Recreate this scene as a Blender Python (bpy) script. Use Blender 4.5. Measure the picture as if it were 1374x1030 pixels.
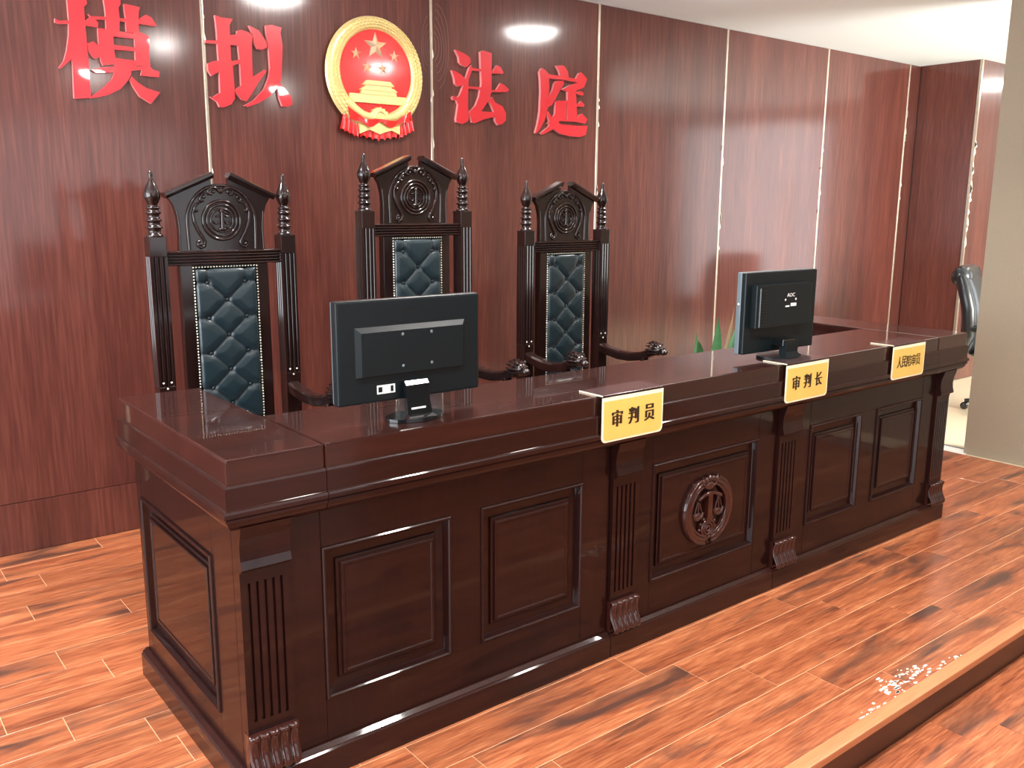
import bpy, bmesh, math, random
from mathutils import Vector, Matrix

# ------------------------------------------------------------------ clear
for _o in list(bpy.data.objects):
    bpy.data.objects.remove(_o)
SC = bpy.context.scene
COL = SC.collection

# ------------------------------------------------------------------ camera
CAM_POS = Vector((-0.716, -1.954, 1.489))
YAW, PITCH, ROLL, FPX = 0.6711, -0.1966, 0.0055, 1204.7
_F = Vector((math.sin(YAW) * math.cos(PITCH), math.cos(YAW) * math.cos(PITCH), math.sin(PITCH)))
_r = Vector((math.cos(YAW), -math.sin(YAW), 0))
_u = _r.cross(_F)
_c, _s = math.cos(ROLL), math.sin(ROLL)
_cx = _c * _r + _s * _u
_cy = -_s * _r + _c * _u
cam_data = bpy.data.cameras.new('camera')
cam_data.sensor_width = 36.0
cam_data.sensor_fit = 'HORIZONTAL'
cam_data.lens = FPX / 1374.0 * 36.0
cam_data.clip_start = 0.05
cam = bpy.data.objects.new('camera', cam_data)
COL.objects.link(cam)
cam.matrix_world = Matrix(((_cx.x, _cy.x, -_F.x, CAM_POS.x), (_cx.y, _cy.y, -_F.y, CAM_POS.y),
                           (_cx.z, _cy.z, -_F.z, CAM_POS.z), (0, 0, 0, 1)))
SC.camera = cam

# ------------------------------------------------------------------ world, lights, exposure
world = bpy.data.worlds.new('world')
SC.world = world
world.use_nodes = True
world.node_tree.nodes['Background'].inputs[0].default_value = (0.93, 0.96, 1.0, 1)
world.node_tree.nodes['Background'].inputs[1].default_value = 1.0
SC.view_settings.view_transform = 'Standard'
SC.view_settings.look = 'None'
SC.view_settings.exposure = 0.32
SC.view_settings.gamma = 1.0
SC.view_settings.use_curve_mapping = False
SC.cycles.use_denoising = True
SC.cycles.max_bounces = 8
SC.cycles.diffuse_bounces = 4
SC.cycles.glossy_bounces = 4
SC.cycles.sample_clamp_indirect = 0.0


def area_light(name, loc, direction, sx, sy, power, color=(1, 1, 1), shape='RECTANGLE', spread=180):
    d = bpy.data.lights.new(name, 'AREA')
    d.shape = shape
    d.size = sx
    if shape == 'RECTANGLE':
        d.size_y = sy
    d.energy = power
    d.color = color
    d.spread = math.radians(spread)
    o = bpy.data.objects.new(name, d)
    COL.objects.link(o)
    o.location = loc
    o.rotation_euler = Vector(direction).to_track_quat('-Z', 'Y').to_euler()
    return o


WIN_POWER, WIN_BACK, HALL_POWER, HALL_SIDE, LAMP_GLOW, LAMP_DOWN = 250, 20, 34, 230, 70.0, 17
# daylight entering through the tall windows of the left wall, the rear windows and the hallway window
area_light('daylight_window_left', (-3.32, -0.3, 1.45), (1, 0, 0.15), 4.4, 2.2, WIN_POWER, (0.88, 0.95, 1.0))
area_light('daylight_window_rear', (1.0, -5.92, 1.5), (0, 1, -0.1), 5.0, 2.0, WIN_BACK, (0.92, 0.97, 1.0))
area_light('daylight_hallway', (8.96, -0.85, 1.4), (-1, 0.25, -0.1), 2.0, 2.2, HALL_POWER, (0.95, 0.98, 1.0))

area_light('hallway_side_fill', (6.0, -1.94, 1.4), (0, 1, -0.25), 1.5, 1.9, HALL_SIDE, (1.0, 0.97, 0.9))  # added fill out of view, brightens the hallway floor and office chair

# ------------------------------------------------------------------ dimensions
WALL_Y, CEIL = 2.24, 2.682
BL, BH = 3.575, 0.912          # bench length, height
LOW = -0.12                    # lower floor
STEP_Y = -0.741


# ------------------------------------------------------------------ helpers
def lin(r, g, b):
    f = lambda c: (c / 255 / 12.92) if c / 255 <= 0.04045 else ((c / 255 + 0.055) / 1.055) ** 2.4
    return (f(r), f(g), f(b), 1.0)


class MB:
    """collects shapes into one mesh"""
    def __init__(self):
        self.v, self.f, self.s = [], [], []

    def add(self, verts, faces, smooth=False):
        n = len(self.v)
        self.v += [tuple(p) for p in verts]
        self.f += [tuple(i + n for i in f) for f in faces]
        self.s += [smooth] * len(faces)
        return self

    def box(self, x0, x1, y0, y1, z0, z1, b=0.0):
        if b <= 0:
            vs = [(x, y, z) for x in (x0, x1) for y in (y0, y1) for z in (z0, z1)]
            return self.add(vs, [(0, 1, 3, 2), (4, 6, 7, 5), (0, 4, 5, 1), (2, 3, 7, 6), (0, 2, 6, 4), (1, 5, 7, 3)])
        bm = bmesh.new()
        bmesh.ops.create_cube(bm, size=1)
        for q in bm.verts:
            q.co = ((x0 + x1) / 2 + q.co.x * (x1 - x0), (y0 + y1) / 2 + q.co.y * (y1 - y0), (z0 + z1) / 2 + q.co.z * (z1 - z0))
        bmesh.ops.bevel(bm, geom=list(bm.edges), offset=b, segments=2, affect='EDGES', profile=0.6)
        bm.verts.index_update()
        self.add([q.co[:] for q in bm.verts], [[q.index for q in f.verts] for f in bm.faces])
        bm.free()
        return self

    def prism(self, poly, fn, d0, d1, smooth=False):
        """poly: 2D outline; fn(a,b,d) -> 3D; extruded from d0 to d1"""
        n = len(poly)
        vs = [fn(a, b, d0) for a, b in poly] + [fn(a, b, d1) for a, b in poly]
        self.add(vs, [tuple(range(n)), tuple(range(2 * n - 1, n - 1, -1))])
        return self.add(vs, [(i, i + n, (i + 1) % n + n, (i + 1) % n) for i in range(n)], smooth)

    def lathe(self, prof, center, axis='z', seg=16, smooth=True):
        cx, cy, cz = center
        vs, fs = [], []
        for r, h in prof:
            for k in range(seg):
                a = 2 * math.pi * k / seg
                p, q = r * math.cos(a), r * math.sin(a)
                vs.append({'z': (cx + p, cy + q, cz + h), 'y': (cx + p, cy + h, cz + q), 'x': (cx + h, cy + p, cz + q)}[axis])
        m = len(prof)
        for i in range(m - 1):
            for k in range(seg):
                k2 = (k + 1) % seg
                fs.append((i * seg + k, i * seg + k2, (i + 1) * seg + k2, (i + 1) * seg + k))
        self.add(vs, fs, smooth)
        return self.add(vs, [tuple(range(seg - 1, -1, -1)), tuple(range((m - 1) * seg, m * seg))])

    def tube(self, pts, r, seg=8, closed=False, flat=1.0, up=(0, 1, 0)):
        """round tube along pts; r number or list; flat scales along `up`"""
        P = [Vector(p) for p in pts]
        n = len(P)
        R = r if isinstance(r, (list, tuple)) else [r] * n
        U = Vector(up).normalized()
        vs, fs = [], []
        for i in range(n):
            if closed:
                t = P[(i + 1) % n] - P[i - 1]
            else:
                t = P[min(i + 1, n - 1)] - P[max(i - 1, 0)]
            t.normalize()
            s = t.cross(U)
            if s.length < 1e-4:
                s = t.cross(Vector((1, 0, 0.3)))
            s.normalize()
            w = s.cross(t)
            for k in range(seg):
                a = 2 * math.pi * k / seg
                vs.append(P[i] + R[i] * (math.cos(a) * s + flat * math.sin(a) * w))
        for i in range(n if closed else n - 1):
            j = (i + 1) % n
            for k in range(seg):
                k2 = (k + 1) % seg
                fs.append((i * seg + k, i * seg + k2, j * seg + k2, j * seg + k))
        self.add(vs, fs, True)
        if not closed:
            self.add(vs, [tuple(range(seg - 1, -1, -1)), tuple(range((n - 1) * seg, n * seg))])
        return self

    def grid(self, nu, nv, fn, smooth=True, closed_u=False):
        vs = [fn(i / (nu if closed_u else nu - 1), j / (nv - 1)) for j in range(nv) for i in range(nu)]
        fs = []
        for j in range(nv - 1):
            for i in range(nu if closed_u else nu - 1):
                i2 = (i + 1) % nu
                fs.append((j * nu + i, j * nu + i2, (j + 1) * nu + i2, (j + 1) * nu + i))
        return self.add(vs, fs, smooth)

    def ellipsoid(self, c, r, nu=14, nv=9):
        def fn(a, b):
            t, p = 2 * math.pi * a, math.pi * (b * 0.998 + 0.001)
            return (c[0] + r[0] * math.sin(p) * math.cos(t), c[1] + r[1] * math.sin(p) * math.sin(t), c[2] + r[2] * math.cos(p))
        return self.grid(nu, nv, fn, True, True)

    def mesh(self, name, mat):
        me = bpy.data.meshes.new(name)
        me.from_pydata(self.v, [], self.f)
        me.polygons.foreach_set('use_smooth', self.s)
        bm = bmesh.new()
        bm.from_mesh(me)
        bmesh.ops.recalc_face_normals(bm, faces=list(bm.faces))
        bm.to_mesh(me)
        bm.free()
        me.materials.append(mat)
        return me

    def build(self, name, mat, parent=None, loc=None):
        o = bpy.data.objects.new(name, self.mesh(name, mat))
        COL.objects.link(o)
        o.parent = parent
        if loc:
            o.location = loc
        return o


def tag(o, label=None, cat=None, group=None, kind=None):
    if label: o['label'] = label
    if cat: o['category'] = cat
    if group: o['group'] = group
    if kind: o['kind'] = kind
    return o


def empty(name, loc=(0, 0, 0), rz=0.0):
    o = bpy.data.objects.new(name, None)
    o.empty_display_size = 0.1
    COL.objects.link(o)
    o.location = loc
    o.rotation_euler = (0, 0, rz)
    return o


def inst(name, me, parent=None, loc=(0, 0, 0)):
    o = bpy.data.objects.new(name, me)
    COL.objects.link(o)
    o.parent = parent
    o.location = loc
    return o


def copy_tree(o, parent=None):
    c = o.copy()
    COL.objects.link(c)
    c.parent = parent
    for ch in list(o.children):
        copy_tree(ch, c)
    return c


def smooth_box(x0, x1, y0, y1, z0, z1, b=0.004):
    return MB().box(x0, x1, y0, y1, z0, z1, b)


def arc(cx, cz, rx, rz, a0, a1, n, y=0.0):
    return [(cx + rx * math.cos(math.radians(a0 + (a1 - a0) * k / (n - 1))), y,
             cz + rz * math.sin(math.radians(a0 + (a1 - a0) * k / (n - 1)))) for k in range(n)]


# ------------------------------------------------------------------ materials
def new_mat(name):
    m = bpy.data.materials.new(name)
    m.use_nodes = True
    nt = m.node_tree
    return m, nt, nt.nodes['Principled BSDF']


def plain(name, col, rough=0.5, metal=0.0, coat=0.0, coat_rough=0.08, spec=0.5, noise=0.0, nscale=60, bump=0.0):
    m, nt, b = new_mat(name)
    b.inputs['Roughness'].default_value = rough
    b.inputs['Metallic'].default_value = metal
    b.inputs['Coat Weight'].default_value = coat
    b.inputs['Coat Roughness'].default_value = coat_rough
    b.inputs['Specular IOR Level'].default_value = spec
    tc = nt.nodes.new('ShaderNodeTexCoord')
    nz = nt.nodes.new('ShaderNodeTexNoise')
    nz.inputs['Scale'].default_value = nscale
    nz.inputs['Detail'].default_value = 4
    nt.links.new(tc.outputs['Object'], nz.inputs['Vector'])
    mix = nt.nodes.new('ShaderNodeMix')
    mix.data_type = 'RGBA'
    mix.inputs[6].default_value = tuple(c * (1 - noise) for c in col[:3]) + (1,)
    mix.inputs[7].default_value = tuple(min(1, c * (1 + noise)) for c in col[:3]) + (1,)
    nt.links.new(nz.outputs['Fac'], mix.inputs[0])
    nt.links.new(mix.outputs[2], b.inputs['Base Color'])
    if bump:
        bp = nt.nodes.new('ShaderNodeBump')
        bp.inputs['Strength'].default_value = bump
        bp.inputs['Distance'].default_value = 0.002
        nt.links.new(nz.outputs['Fac'], bp.inputs['Height'])
        nt.links.new(bp.outputs['Normal'], b.inputs['Normal'])
    return m


def wood(name, cols, scale, rough=0.3, coat=0.3, coat_rough=0.1, rnd=0.0, detail_scale=8.0, streak=None, spec=0.5, rnd_val=0.0, mixf=0.32):
    """cols: list of (position, colour) for grain; scale: xyz stretch of the object coordinates"""
    m, nt, b = new_mat(name)
    N, L = nt.nodes, nt.links
    b.inputs['Roughness'].default_value = rough
    b.inputs['Coat Weight'].default_value = coat
    b.inputs['Coat Roughness'].default_value = coat_rough
    b.inputs['Specular IOR Level'].default_value = spec
    tc = N.new('ShaderNodeTexCoord')
    oi = N.new('ShaderNodeObjectInfo')
    off = N.new('ShaderNodeVectorMath'); off.operation = 'MULTIPLY'
    off.inputs[1].default_value = (37.0 * rnd, 91.0 * rnd, 53.0 * rnd)
    L.new(oi.outputs['Random'], off.inputs[0])
    ad = N.new('ShaderNodeVectorMath'); ad.operation = 'ADD'
    L.new(tc.outputs['Object'], ad.inputs[0]); L.new(off.outputs[0], ad.inputs[1])
    mp = N.new('ShaderNodeMapping')
    mp.inputs['Scale'].default_value = scale
    L.new(ad.outputs[0], mp.inputs['Vector'])
    n1 = N.new('ShaderNodeTexNoise')
    n1.inputs['Scale'].default_value = 1.0
    n1.inputs['Detail'].default_value = 6
    n1.inputs['Roughness'].default_value = 0.6
    n1.inputs['Distortion'].default_value = 0.35
    L.new(mp.outputs[0], n1.inputs['Vector'])
    n2 = N.new('ShaderNodeTexNoise')
    n2.inputs['Scale'].default_value = detail_scale
    n2.inputs['Detail'].default_value = 5
    L.new(mp.outputs[0], n2.inputs['Vector'])
    mx = N.new('ShaderNodeMix'); mx.data_type = 'FLOAT'
    mx.inputs[0].default_value = mixf
    L.new(n1.outputs['Fac'], mx.inputs[2]); L.new(n2.outputs['Fac'], mx.inputs[3])
    cr = N.new('ShaderNodeValToRGB')
    e = cr.color_ramp.elements
    e[0].position, e[0].color = cols[0]
    e[1].position, e[1].color = cols[-1]
    for p, c in cols[1:-1]:
        q = e.new(p); q.color = c
    L.new(mx.outputs[0], cr.inputs[0])
    last = cr.outputs[0]
    if streak:                                     # dark smoky streaks along the grain
        scol, sscale, lo, hi = streak
        mp2 = N.new('ShaderNodeMapping'); mp2.inputs['Scale'].default_value = sscale
        L.new(ad.outputs[0], mp2.inputs['Vector'])
        n3 = N.new('ShaderNodeTexNoise'); n3.inputs['Scale'].default_value = 1.0
        n3.inputs['Detail'].default_value = 5; n3.inputs['Distortion'].default_value = 0.8
        L.new(mp2.outputs[0], n3.inputs['Vector'])
        mr = N.new('ShaderNodeMapRange')
        mr.inputs['From Min'].default_value = lo; mr.inputs['From Max'].default_value = hi
        L.new(n3.outputs['Fac'], mr.inputs['Value'])
        sm = N.new('ShaderNodeMix'); sm.data_type = 'RGBA'
        sm.inputs[7].default_value = scol
        L.new(mr.outputs[0], sm.inputs[0]); L.new(last, sm.inputs[6])
        last = sm.outputs[2]
    if rnd_val:
        hs = N.new('ShaderNodeHueSaturation')
        mv = N.new('ShaderNodeMapRange')
        mv.inputs['To Min'].default_value = 1 - rnd_val; mv.inputs['To Max'].default_value = 1 + rnd_val
        L.new(oi.outputs['Random'], mv.inputs['Value'])
        L.new(mv.outputs[0], hs.inputs['Value']); L.new(last, hs.inputs['Color'])
        last = hs.outputs[0]
    L.new(last, b.inputs['Base Color'])
    return m


M = {}
M['panel'] = wood('wall_laminate', [(0.3, lin(69, 36, 31)), (0.5, lin(90, 48, 41)), (0.7, lin(116, 65, 54))],
                  (7, 7, 0.3), rough=0.36, coat=0.9, coat_rough=0.12, spec=0.2, rnd=1.0, rnd_val=0.05, detail_scale=14, mixf=0.5)
M['bench'] = wood('bench_mahogany', [(0.3, lin(25, 10, 8)), (0.5, lin(32, 12, 10)), (0.72, lin(40, 16, 13))],
                  (9, 9, 1.0), rough=0.4, coat=0.5, coat_rough=0.05, spec=0.1, rnd=1.0)
M['bench_h'] = wood('bench_mahogany_lengthwise', [(0.3, lin(38, 16, 12)), (0.5, lin(47, 20, 15)), (0.72, lin(58, 26, 20))],
                    (1.0, 9, 9), rough=0.35, coat=1.0, coat_rough=0.03, spec=0.12, rnd=1.0)
M['cornice'] = wood('cornice_mahogany', [(0.3, lin(32, 13, 10)), (0.5, lin(39, 16, 12)), (0.72, lin(49, 21, 16))],
                    (1.0, 9, 9), rough=0.4, coat=0.6, coat_rough=0.05, spec=0.1, rnd=1.0)
M['carving'] = wood('carved_mahogany', [(0.3, lin(42, 17, 13)), (0.7, lin(60, 26, 20))], (10, 10, 2), rough=0.3, coat=0.9, coat_rough=0.08, spec=0.15, rnd=1.0)
M['chair'] = wood('dark_chair_wood', [(0.3, lin(23, 12, 11)), (0.5, lin(31, 16, 14)), (0.72, lin(41, 22, 19))],
                  (12, 12, 1.2), rough=0.3, spec=0.12, coat=1.0, coat_rough=0.1, rnd=1.0)
M['floor'] = wood('floor_plank_wood', [(0.32, lin(104, 52, 33)), (0.44, lin(148, 80, 50)), (0.55, lin(176, 103, 66)), (0.68, lin(210, 140, 96))],
                  (1.6, 22, 6), rough=0.32, coat=0.25, coat_rough=0.2, rnd=1.0, rnd_val=0.10, detail_scale=7, mixf=0.5,
                  streak=(lin(84, 54, 44), (1.9, 9.0, 4), 0.52, 0.70))
M['floor_base'] = plain('floor_joint', lin(226, 180, 138), 0.7, noise=0.1)
M['nosing'] = wood('step_nosing_wood', [(0.3, lin(176, 106, 68)), (0.7, lin(206, 138, 94))], (1.5, 30, 30), rough=0.35, rnd=1.0)
M['riser'] = wood('step_riser_wood', [(0.3, lin(48, 24, 17)), (0.7, lin(68, 35, 24))], (1.5, 20, 20), rough=0.4, rnd=1.0)
M['ceiling'] = plain('ceiling_paint', lin(230, 240, 246), 0.9, noise=0.02, nscale=3)
M['beige'] = plain('beige_wallpaper', lin(150, 139, 120), 0.85, noise=0.06, nscale=90, bump=0.25)
M['pale_wall'] = plain('pale_wall_paint', lin(120, 112, 104), 0.9, noise=0.03, nscale=4)
M['figure'] = plain('pale_grain_figure', lin(128, 84, 72), 0.5, noise=0.1)
M['strip'] = plain('seam_metal', lin(196, 184, 166), 0.32, metal=0.85, noise=0.25, nscale=26)
M['chip'] = plain('chipped_plaster', lin(240, 232, 218), 0.6, noise=0.1)
M['red'] = plain('red_acrylic', lin(208, 30, 44), 0.3, coat=1.0, coat_rough=0.03, noise=0.04, nscale=8)
M['red_edge_lit'] = plain('red_acrylic_lit_edge', lin(236, 150, 150), 0.4, noise=0.05)
M['gold'] = plain('emblem_gold', lin(238, 216, 148), 0.3, metal=0.4, noise=0.16, nscale=70, bump=0.3)
M['emb_red'] = plain('emblem_red_enamel', lin(228, 32, 30), 0.25, coat=0.6, noise=0.03, nscale=6)
M['silver_star'] = plain('emblem_star_gold', lin(240, 214, 178), 0.22, metal=0.6, noise=0.05)
M['leather'] = plain('tufted_leather', lin(24, 40, 46), 0.34, coat=0.25, coat_rough=0.3, noise=0.18, nscale=130, bump=0.12)
M['brass'] = plain('brass_nailhead', lin(226, 218, 198), 0.28, metal=0.8, noise=0.08)
M['black'] = plain('black_monitor_plastic', lin(15, 23, 26), 0.36, spec=0.3, noise=0.08, nscale=40)
M['black_gloss'] = plain('black_gloss_plastic', lin(14, 17, 19), 0.12, coat=0.6, noise=0.05)
M['grey_edge'] = plain('grey_bezel_plastic', lin(98, 112, 118), 0.35, noise=0.06)
M['white'] = plain('white_print', lin(226, 230, 230), 0.5, noise=0.03)
M['dark_print'] = plain('dark_print', lin(8, 10, 11), 0.4, noise=0.03)
M['screen'] = plain('monitor_screen_glass', lin(10, 11, 13), 0.1, coat=0.5, noise=0.02)
M['sign_gold'] = plain('gold_acrylic_sign', lin(226, 190, 98), 0.4, noise=0.05, nscale=12)
M['sign_edge'] = plain('white_acrylic_edge', lin(246, 232, 204), 0.35, noise=0.03)
M['sign_top'] = plain('acrylic_wall_reflection', lin(74, 54, 55), 0.22, coat=0.5, noise=0.03)  # mauve tone imitates the wall reflected in the glossy flange
M['ink'] = plain('sign_ink', lin(46, 28, 12), 0.5, noise=0.05)
M['leaf'] = plain('plant_leaf', lin(72, 122, 76), 0.45, noise=0.3, nscale=25)
M['leaf_dark'] = plain('plant_leaf_tip', lin(128, 110, 76), 0.5, noise=0.2)
M['pot'] = plain('glazed_pot', lin(196, 190, 178), 0.3, noise=0.05)
M['soil'] = plain('soil', lin(52, 38, 28), 0.9, noise=0.3)
M['office_leather'] = plain('black_office_leather', lin(20, 26, 31), 0.34, coat=0.4, coat_rough=0.2, noise=0.1, nscale=60, bump=0.08)
M['tile'] = plain('cream_tile', lin(228, 214, 184), 0.2, coat=0.3, noise=0.04, nscale=4)
M['grey_trim'] = plain('grey_threshold', lin(120, 122, 118), 0.4, noise=0.05)
M['white_trim'] = plain('white_threshold_stone', lin(236, 238, 232), 0.3, noise=0.03)
mm, nt, bb = new_mat('lamp_diffuser_glow')
bb.inputs['Base Color'].default_value = (0.9, 0.9, 0.88, 1)
bb.inputs['Emission Color'].default_value = (1.0, 0.97, 0.93, 1)
bb.inputs['Emission Strength'].default_value = LAMP_GLOW
M['lamp'] = mm
M['lamp_soft'] = mm.copy()
M['lamp_soft'].name = 'lamp_diffuser_soft_glow'
M['lamp_soft'].node_tree.nodes['Principled BSDF'].inputs['Emission Strength'].default_value = LAMP_GLOW * 0.5
M['lamp_ring'] = plain('lamp_trim_white', lin(235, 235, 232), 0.4, noise=0.02)

# ================================================================== THE SETTING
# ---- platform floor: real planks over a thin pale joint bed
FX0, FX1 = -2.6, 4.78
floor = MB().box(FX0, FX1, STEP_Y + 0.01, WALL_Y, LOW - 0.03, -0.0012).build('floor', M['floor_base'])
tag(floor, 'orange-brown wood plank platform floor around the bench', kind='structure')
ROW, PLEN, GAP = 0.1492, 0.822, 0.0022
JOINT = {-5: 1.915, -4: 1.715, -3: 1.57, -2: 1.41, -1: 1.285, 0: 0.325, 1: 0.16, 2: -0.02, 3: -0.065, 4: -0.255, 5: -0.40,
         6: -0.07, 7: -0.18, 8: 0.35, 9: 0.11, 10: -0.185, 11: 0.3, 12: -0.085, 13: -0.2, 14: 0.2}
_plank_meshes = {}


def plank(parent, x0, x1, y0, y1, ztop):
    key = (round(x1 - x0, 3), round(y1 - y0, 3))
    if key not in _plank_meshes:
        w, d = key
        b = 0.0008
        mb = MB()
        vs = [(GAP / 2, GAP / 2, -0.012), (w - GAP / 2, GAP / 2, -0.012), (w - GAP / 2, d - GAP / 2, -0.012), (GAP / 2, d - GAP / 2, -0.012)]
        vs += [(p[0], p[1], -b) for p in vs[:4]]
        i = GAP / 2 + b
        vs += [(i, i, 0), (w - i, i, 0), (w - i, d - i, 0), (i, d - i, 0)]
        fs = [(8, 9, 10, 11)]
        for k in range(4):
            k2 = (k + 1) % 4
            fs += [(k, k2, 4 + k2, 4 + k), (4 + k, 4 + k2, 8 + k2, 8 + k)]
        mb.add(vs, fs)
        _plank_meshes[key] = mb.mesh('plank', M['floor'])
    inst('plank', _plank_meshes[key], parent, (x0, y0, ztop))


for k in range(-5, 15):
    y0, y1 = 0.005 + k * ROW, 0.005 + (k + 1) * ROW
    if k == -5:
        y0 = STEP_Y + 0.035
    y1 = min(y1, WALL_Y - 0.002)
    j = JOINT[k]
    while j > FX0:
        j -= PLEN
    a = FX0
    b = j + PLEN
    while a < FX1 - 0.01:
        bb_ = min(b, FX1)
        if bb_ - a > 0.03:
            plank(floor, a, bb_, y0, y1, 0.0)
        a, b = bb_, b + PLEN

# ---- step: nosing and riser
trim = MB().box(FX0, FX1, STEP_Y - 0.012, STEP_Y + 0.034, -0.022, 0.003, 0.004).build('trim_1', M['nosing'])
tag(trim, 'pale worn wooden nosing along the step edge', kind='structure')
rs = MB().box(FX0, FX1, STEP_Y, STEP_Y + 0.012, LOW, -0.02).build('riser', M['riser'], trim)
rng = random.Random(11)
mb = MB()
for (cx_, cy_, sx_, sy_, n_) in ((1.86, -0.675, 0.035, 0.022, 46), (1.99, -0.665, 0.040, 0.016, 40), (1.66, -0.700, 0.05, 0.010, 14), (2.15, -0.70, 0.06, 0.008, 12)):
    for _ in range(n_):
        x, y = rng.gauss(cx_, sx_), min(-0.66 + 0.06, max(STEP_Y + 0.036, rng.gauss(cy_, sy_)))
        r = rng.uniform(0.0015, 0.0060)
        st_ = rng.uniform(1.2, 3.0)
        mb.prism([(x + r * st_ * math.cos(t) * rng.uniform(0.6, 1.1), y + r * math.sin(t) * rng.uniform(0.6, 1.1)) for t in (0, 1.05, 2.1, 3.14, 4.2, 5.2)],
                 lambda a, b, d: (a, b, d), -0.0002, 0.0005)
wp = mb.build('worn_patch', M['chip'], trim)
wp['kind'] = 'stuff'

# ---- lower floor in front of the step
low = MB().box(-3.3, 4.82, -6.0, STEP_Y + 0.01, LOW - 0.06, LOW - 0.0012).build('floor', M['floor'])
tag(low, 'lower wood plank floor below the step', kind='structure')
for k in range(0, 9):
    y1 = STEP_Y - 0.002 - k * ROW
    y0 = y1 - ROW
    j = 0.31 + 0.155 * k
    while j > -1.0:
        j -= PLEN
    a, b = -1.0, j + PLEN
    while a < 4.79:
        bb_ = min(b, 4.8)
        if bb_ - a > 0.03:
            plank(low, a, bb_, y0, y1, LOW)
        a, b = bb_, b + PLEN

# ---- hallway floor on the right, seen past the bench
hall = MB().box(4.78, 9.0, -2.0, WALL_Y, -0.06, -0.006).build('floor', M['tile'])
tag(hall, 'pale cream polished tile floor beyond the beige wall', kind='structure')
thr = MB().box(4.785, 4.90, 0.5, 1.72, -0.006, 0.0, 0.001).build('trim_2', M['white_trim'])
tag(thr, 'white stone threshold at the edge of the platform', kind='structure')
MB().box(4.90, 4.925, 0.5, 1.72, -0.006, 0.003).build('grey_strip', M['grey_trim'], thr)

# ---- back wall: laminate panels with metal seam strips
wall = MB().box(-3.3, 7.12, WALL_Y + 0.006, WALL_Y + 0.12, LOW, CEIL).build('wall_back', M['riser'])
tag(wall, 'red-brown wood laminate wall with pale metal seams behind the chairs', kind='structure')
SEAMS = [0.834 + 1.22 * k for k in range(-4, 6)]
SPLIT = 0.226


def wall_panel(parent, x0, x1, z0, z1, name='panel'):
    mb = smooth_box(-(x1 - x0) / 2 + 0.001, (x1 - x0) / 2 - 0.001, 0, 0.012, 0.0015, z1 - z0 - 0.0015, 0.001)
    return mb.build(name, M['panel'], parent, ((x0 + x1) / 2, WALL_Y - 0.002, z0))


edges = [-3.3] + [s for s in SEAMS if s > -3.2] + [7.12]
for a, b in zip(edges[:-1], edges[1:]):
    wall_panel(wall, a, b, 0.0, SPLIT)
    wall_panel(wall, a, b, SPLIT, CEIL)
rng = random.Random(5)
for s in SEAMS:
    if s < -3.2:
        continue
    mb = MB()
    mb.prism([(-0.008, 0.0), (-0.006, -0.004), (-0.001, -0.0045), (0.001, -0.002), (0.002, -0.0045), (0.006, -0.004), (0.008, 0.0)],
             lambda a, b, d: (a, b, d), SPLIT, CEIL)
    st = mb.build('seam_strip', M['strip'], wall, (s, WALL_Y - 0.002, 0))
    # chipped plaster showing along the strip
    mb = MB()
    for _ in range(7):
        z = rng.uniform(0.9, 2.3)
        h, w = rng.uniform(0.015, 0.07), rng.uniform(0.003, 0.010)
        sd = rng.choice((-1, 1))
        mb.prism([(sd * 0.004, z), (sd * (0.006 + w), z + h * 0.3), (sd * (0.005 + w * 0.6), z + h * 0.7), (sd * 0.004, z + h)],
                 lambda a, b, d: (a, d, b), -0.0058, -0.003)
    mb.build('chipped_edge', M['chip'], st)

# pale swirling wood figure beside the emblem
mb = MB()
rngf = random.Random(8)
for k in range(6):
    rx, rz = 0.018 + 0.017 * k, 0.045 + 0.034 * k
    pts = []
    for t in range(30):
        a = math.radians(-70 + 150 * t / 29)
        w_ = 1 + 0.05 * math.sin(3 * a + k)
        pts.append((2.066 + rx * math.cos(a) * w_, WALL_Y - 0.0018, 2.31 + rz * math.sin(a) * w_))
    mb.tube(pts, 0.0016, 5, flat=0.2)
    pts = [(2.042 - (p[0] - 2.066) * 0.7, p[1], p[2]) for p in pts]
    if k < 4:
        mb.tube(pts, 0.0014, 5, flat=0.2)
mb.build('grain_figure', M['figure'], wall)

# jog on the right: a short side wall coming forward, then a front-facing one
JX, JY = 7.10, 1.712
wj = MB().box(JX + 0.006, JX + 0.12, JY + 0.02, WALL_Y + 0.1, 0, CEIL).build('wall_recess', M['riser'])
tag(wj, 'short dark wood return wall at the right end of the panelled wall', kind='structure')
smooth_box(0, 0.01, JY + 0.004, WALL_Y - 0.016, 0, CEIL, 0.001).build('panel', M['panel'], wj, (JX, 0, 0))
wj2 = MB().box(JX + 0.01, 9.0, JY + 0.01, JY + 0.12, 0, CEIL).build('wall_hallway', M['riser'])
tag(wj2, 'wood panelled hallway wall just visible beside the beige wall', kind='structure')
for a, b in ((JX + 0.012, JX + 0.95), (JX + 0.95, 9.0)):
    smooth_box(-(b - a) / 2, (b - a) / 2, 0, 0.01, 0, CEIL, 0.001).build('panel', M['panel'], wj2, ((a + b) / 2, JY, 0))
cs = MB().prism([(-0.012, -0.004), (0.012, -0.004), (0.012, 0.0), (-0.002, 0.012), (-0.012, 0.016)], lambda a, b, d: (a, b, d), 0, CEIL)
cso = cs.build('corner_strip', M['strip'], wj2, (JX + 0.006, JY, 0))
mb = MB()
for _ in range(16):
    z = rng.uniform(1.0, 2.0)
    h, w = rng.uniform(0.03, 0.09), rng.uniform(0.008, 0.028)
    mb.prism([(0.0, z), (0.006 + w, z + h * 0.3), (0.005 + w * 0.6, z + h * 0.7), (0.0, z + h)], lambda a, b, d: (a, d, b), -0.007, -0.003)
mb.build('chipped_edge', M['chip'], cso)

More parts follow.
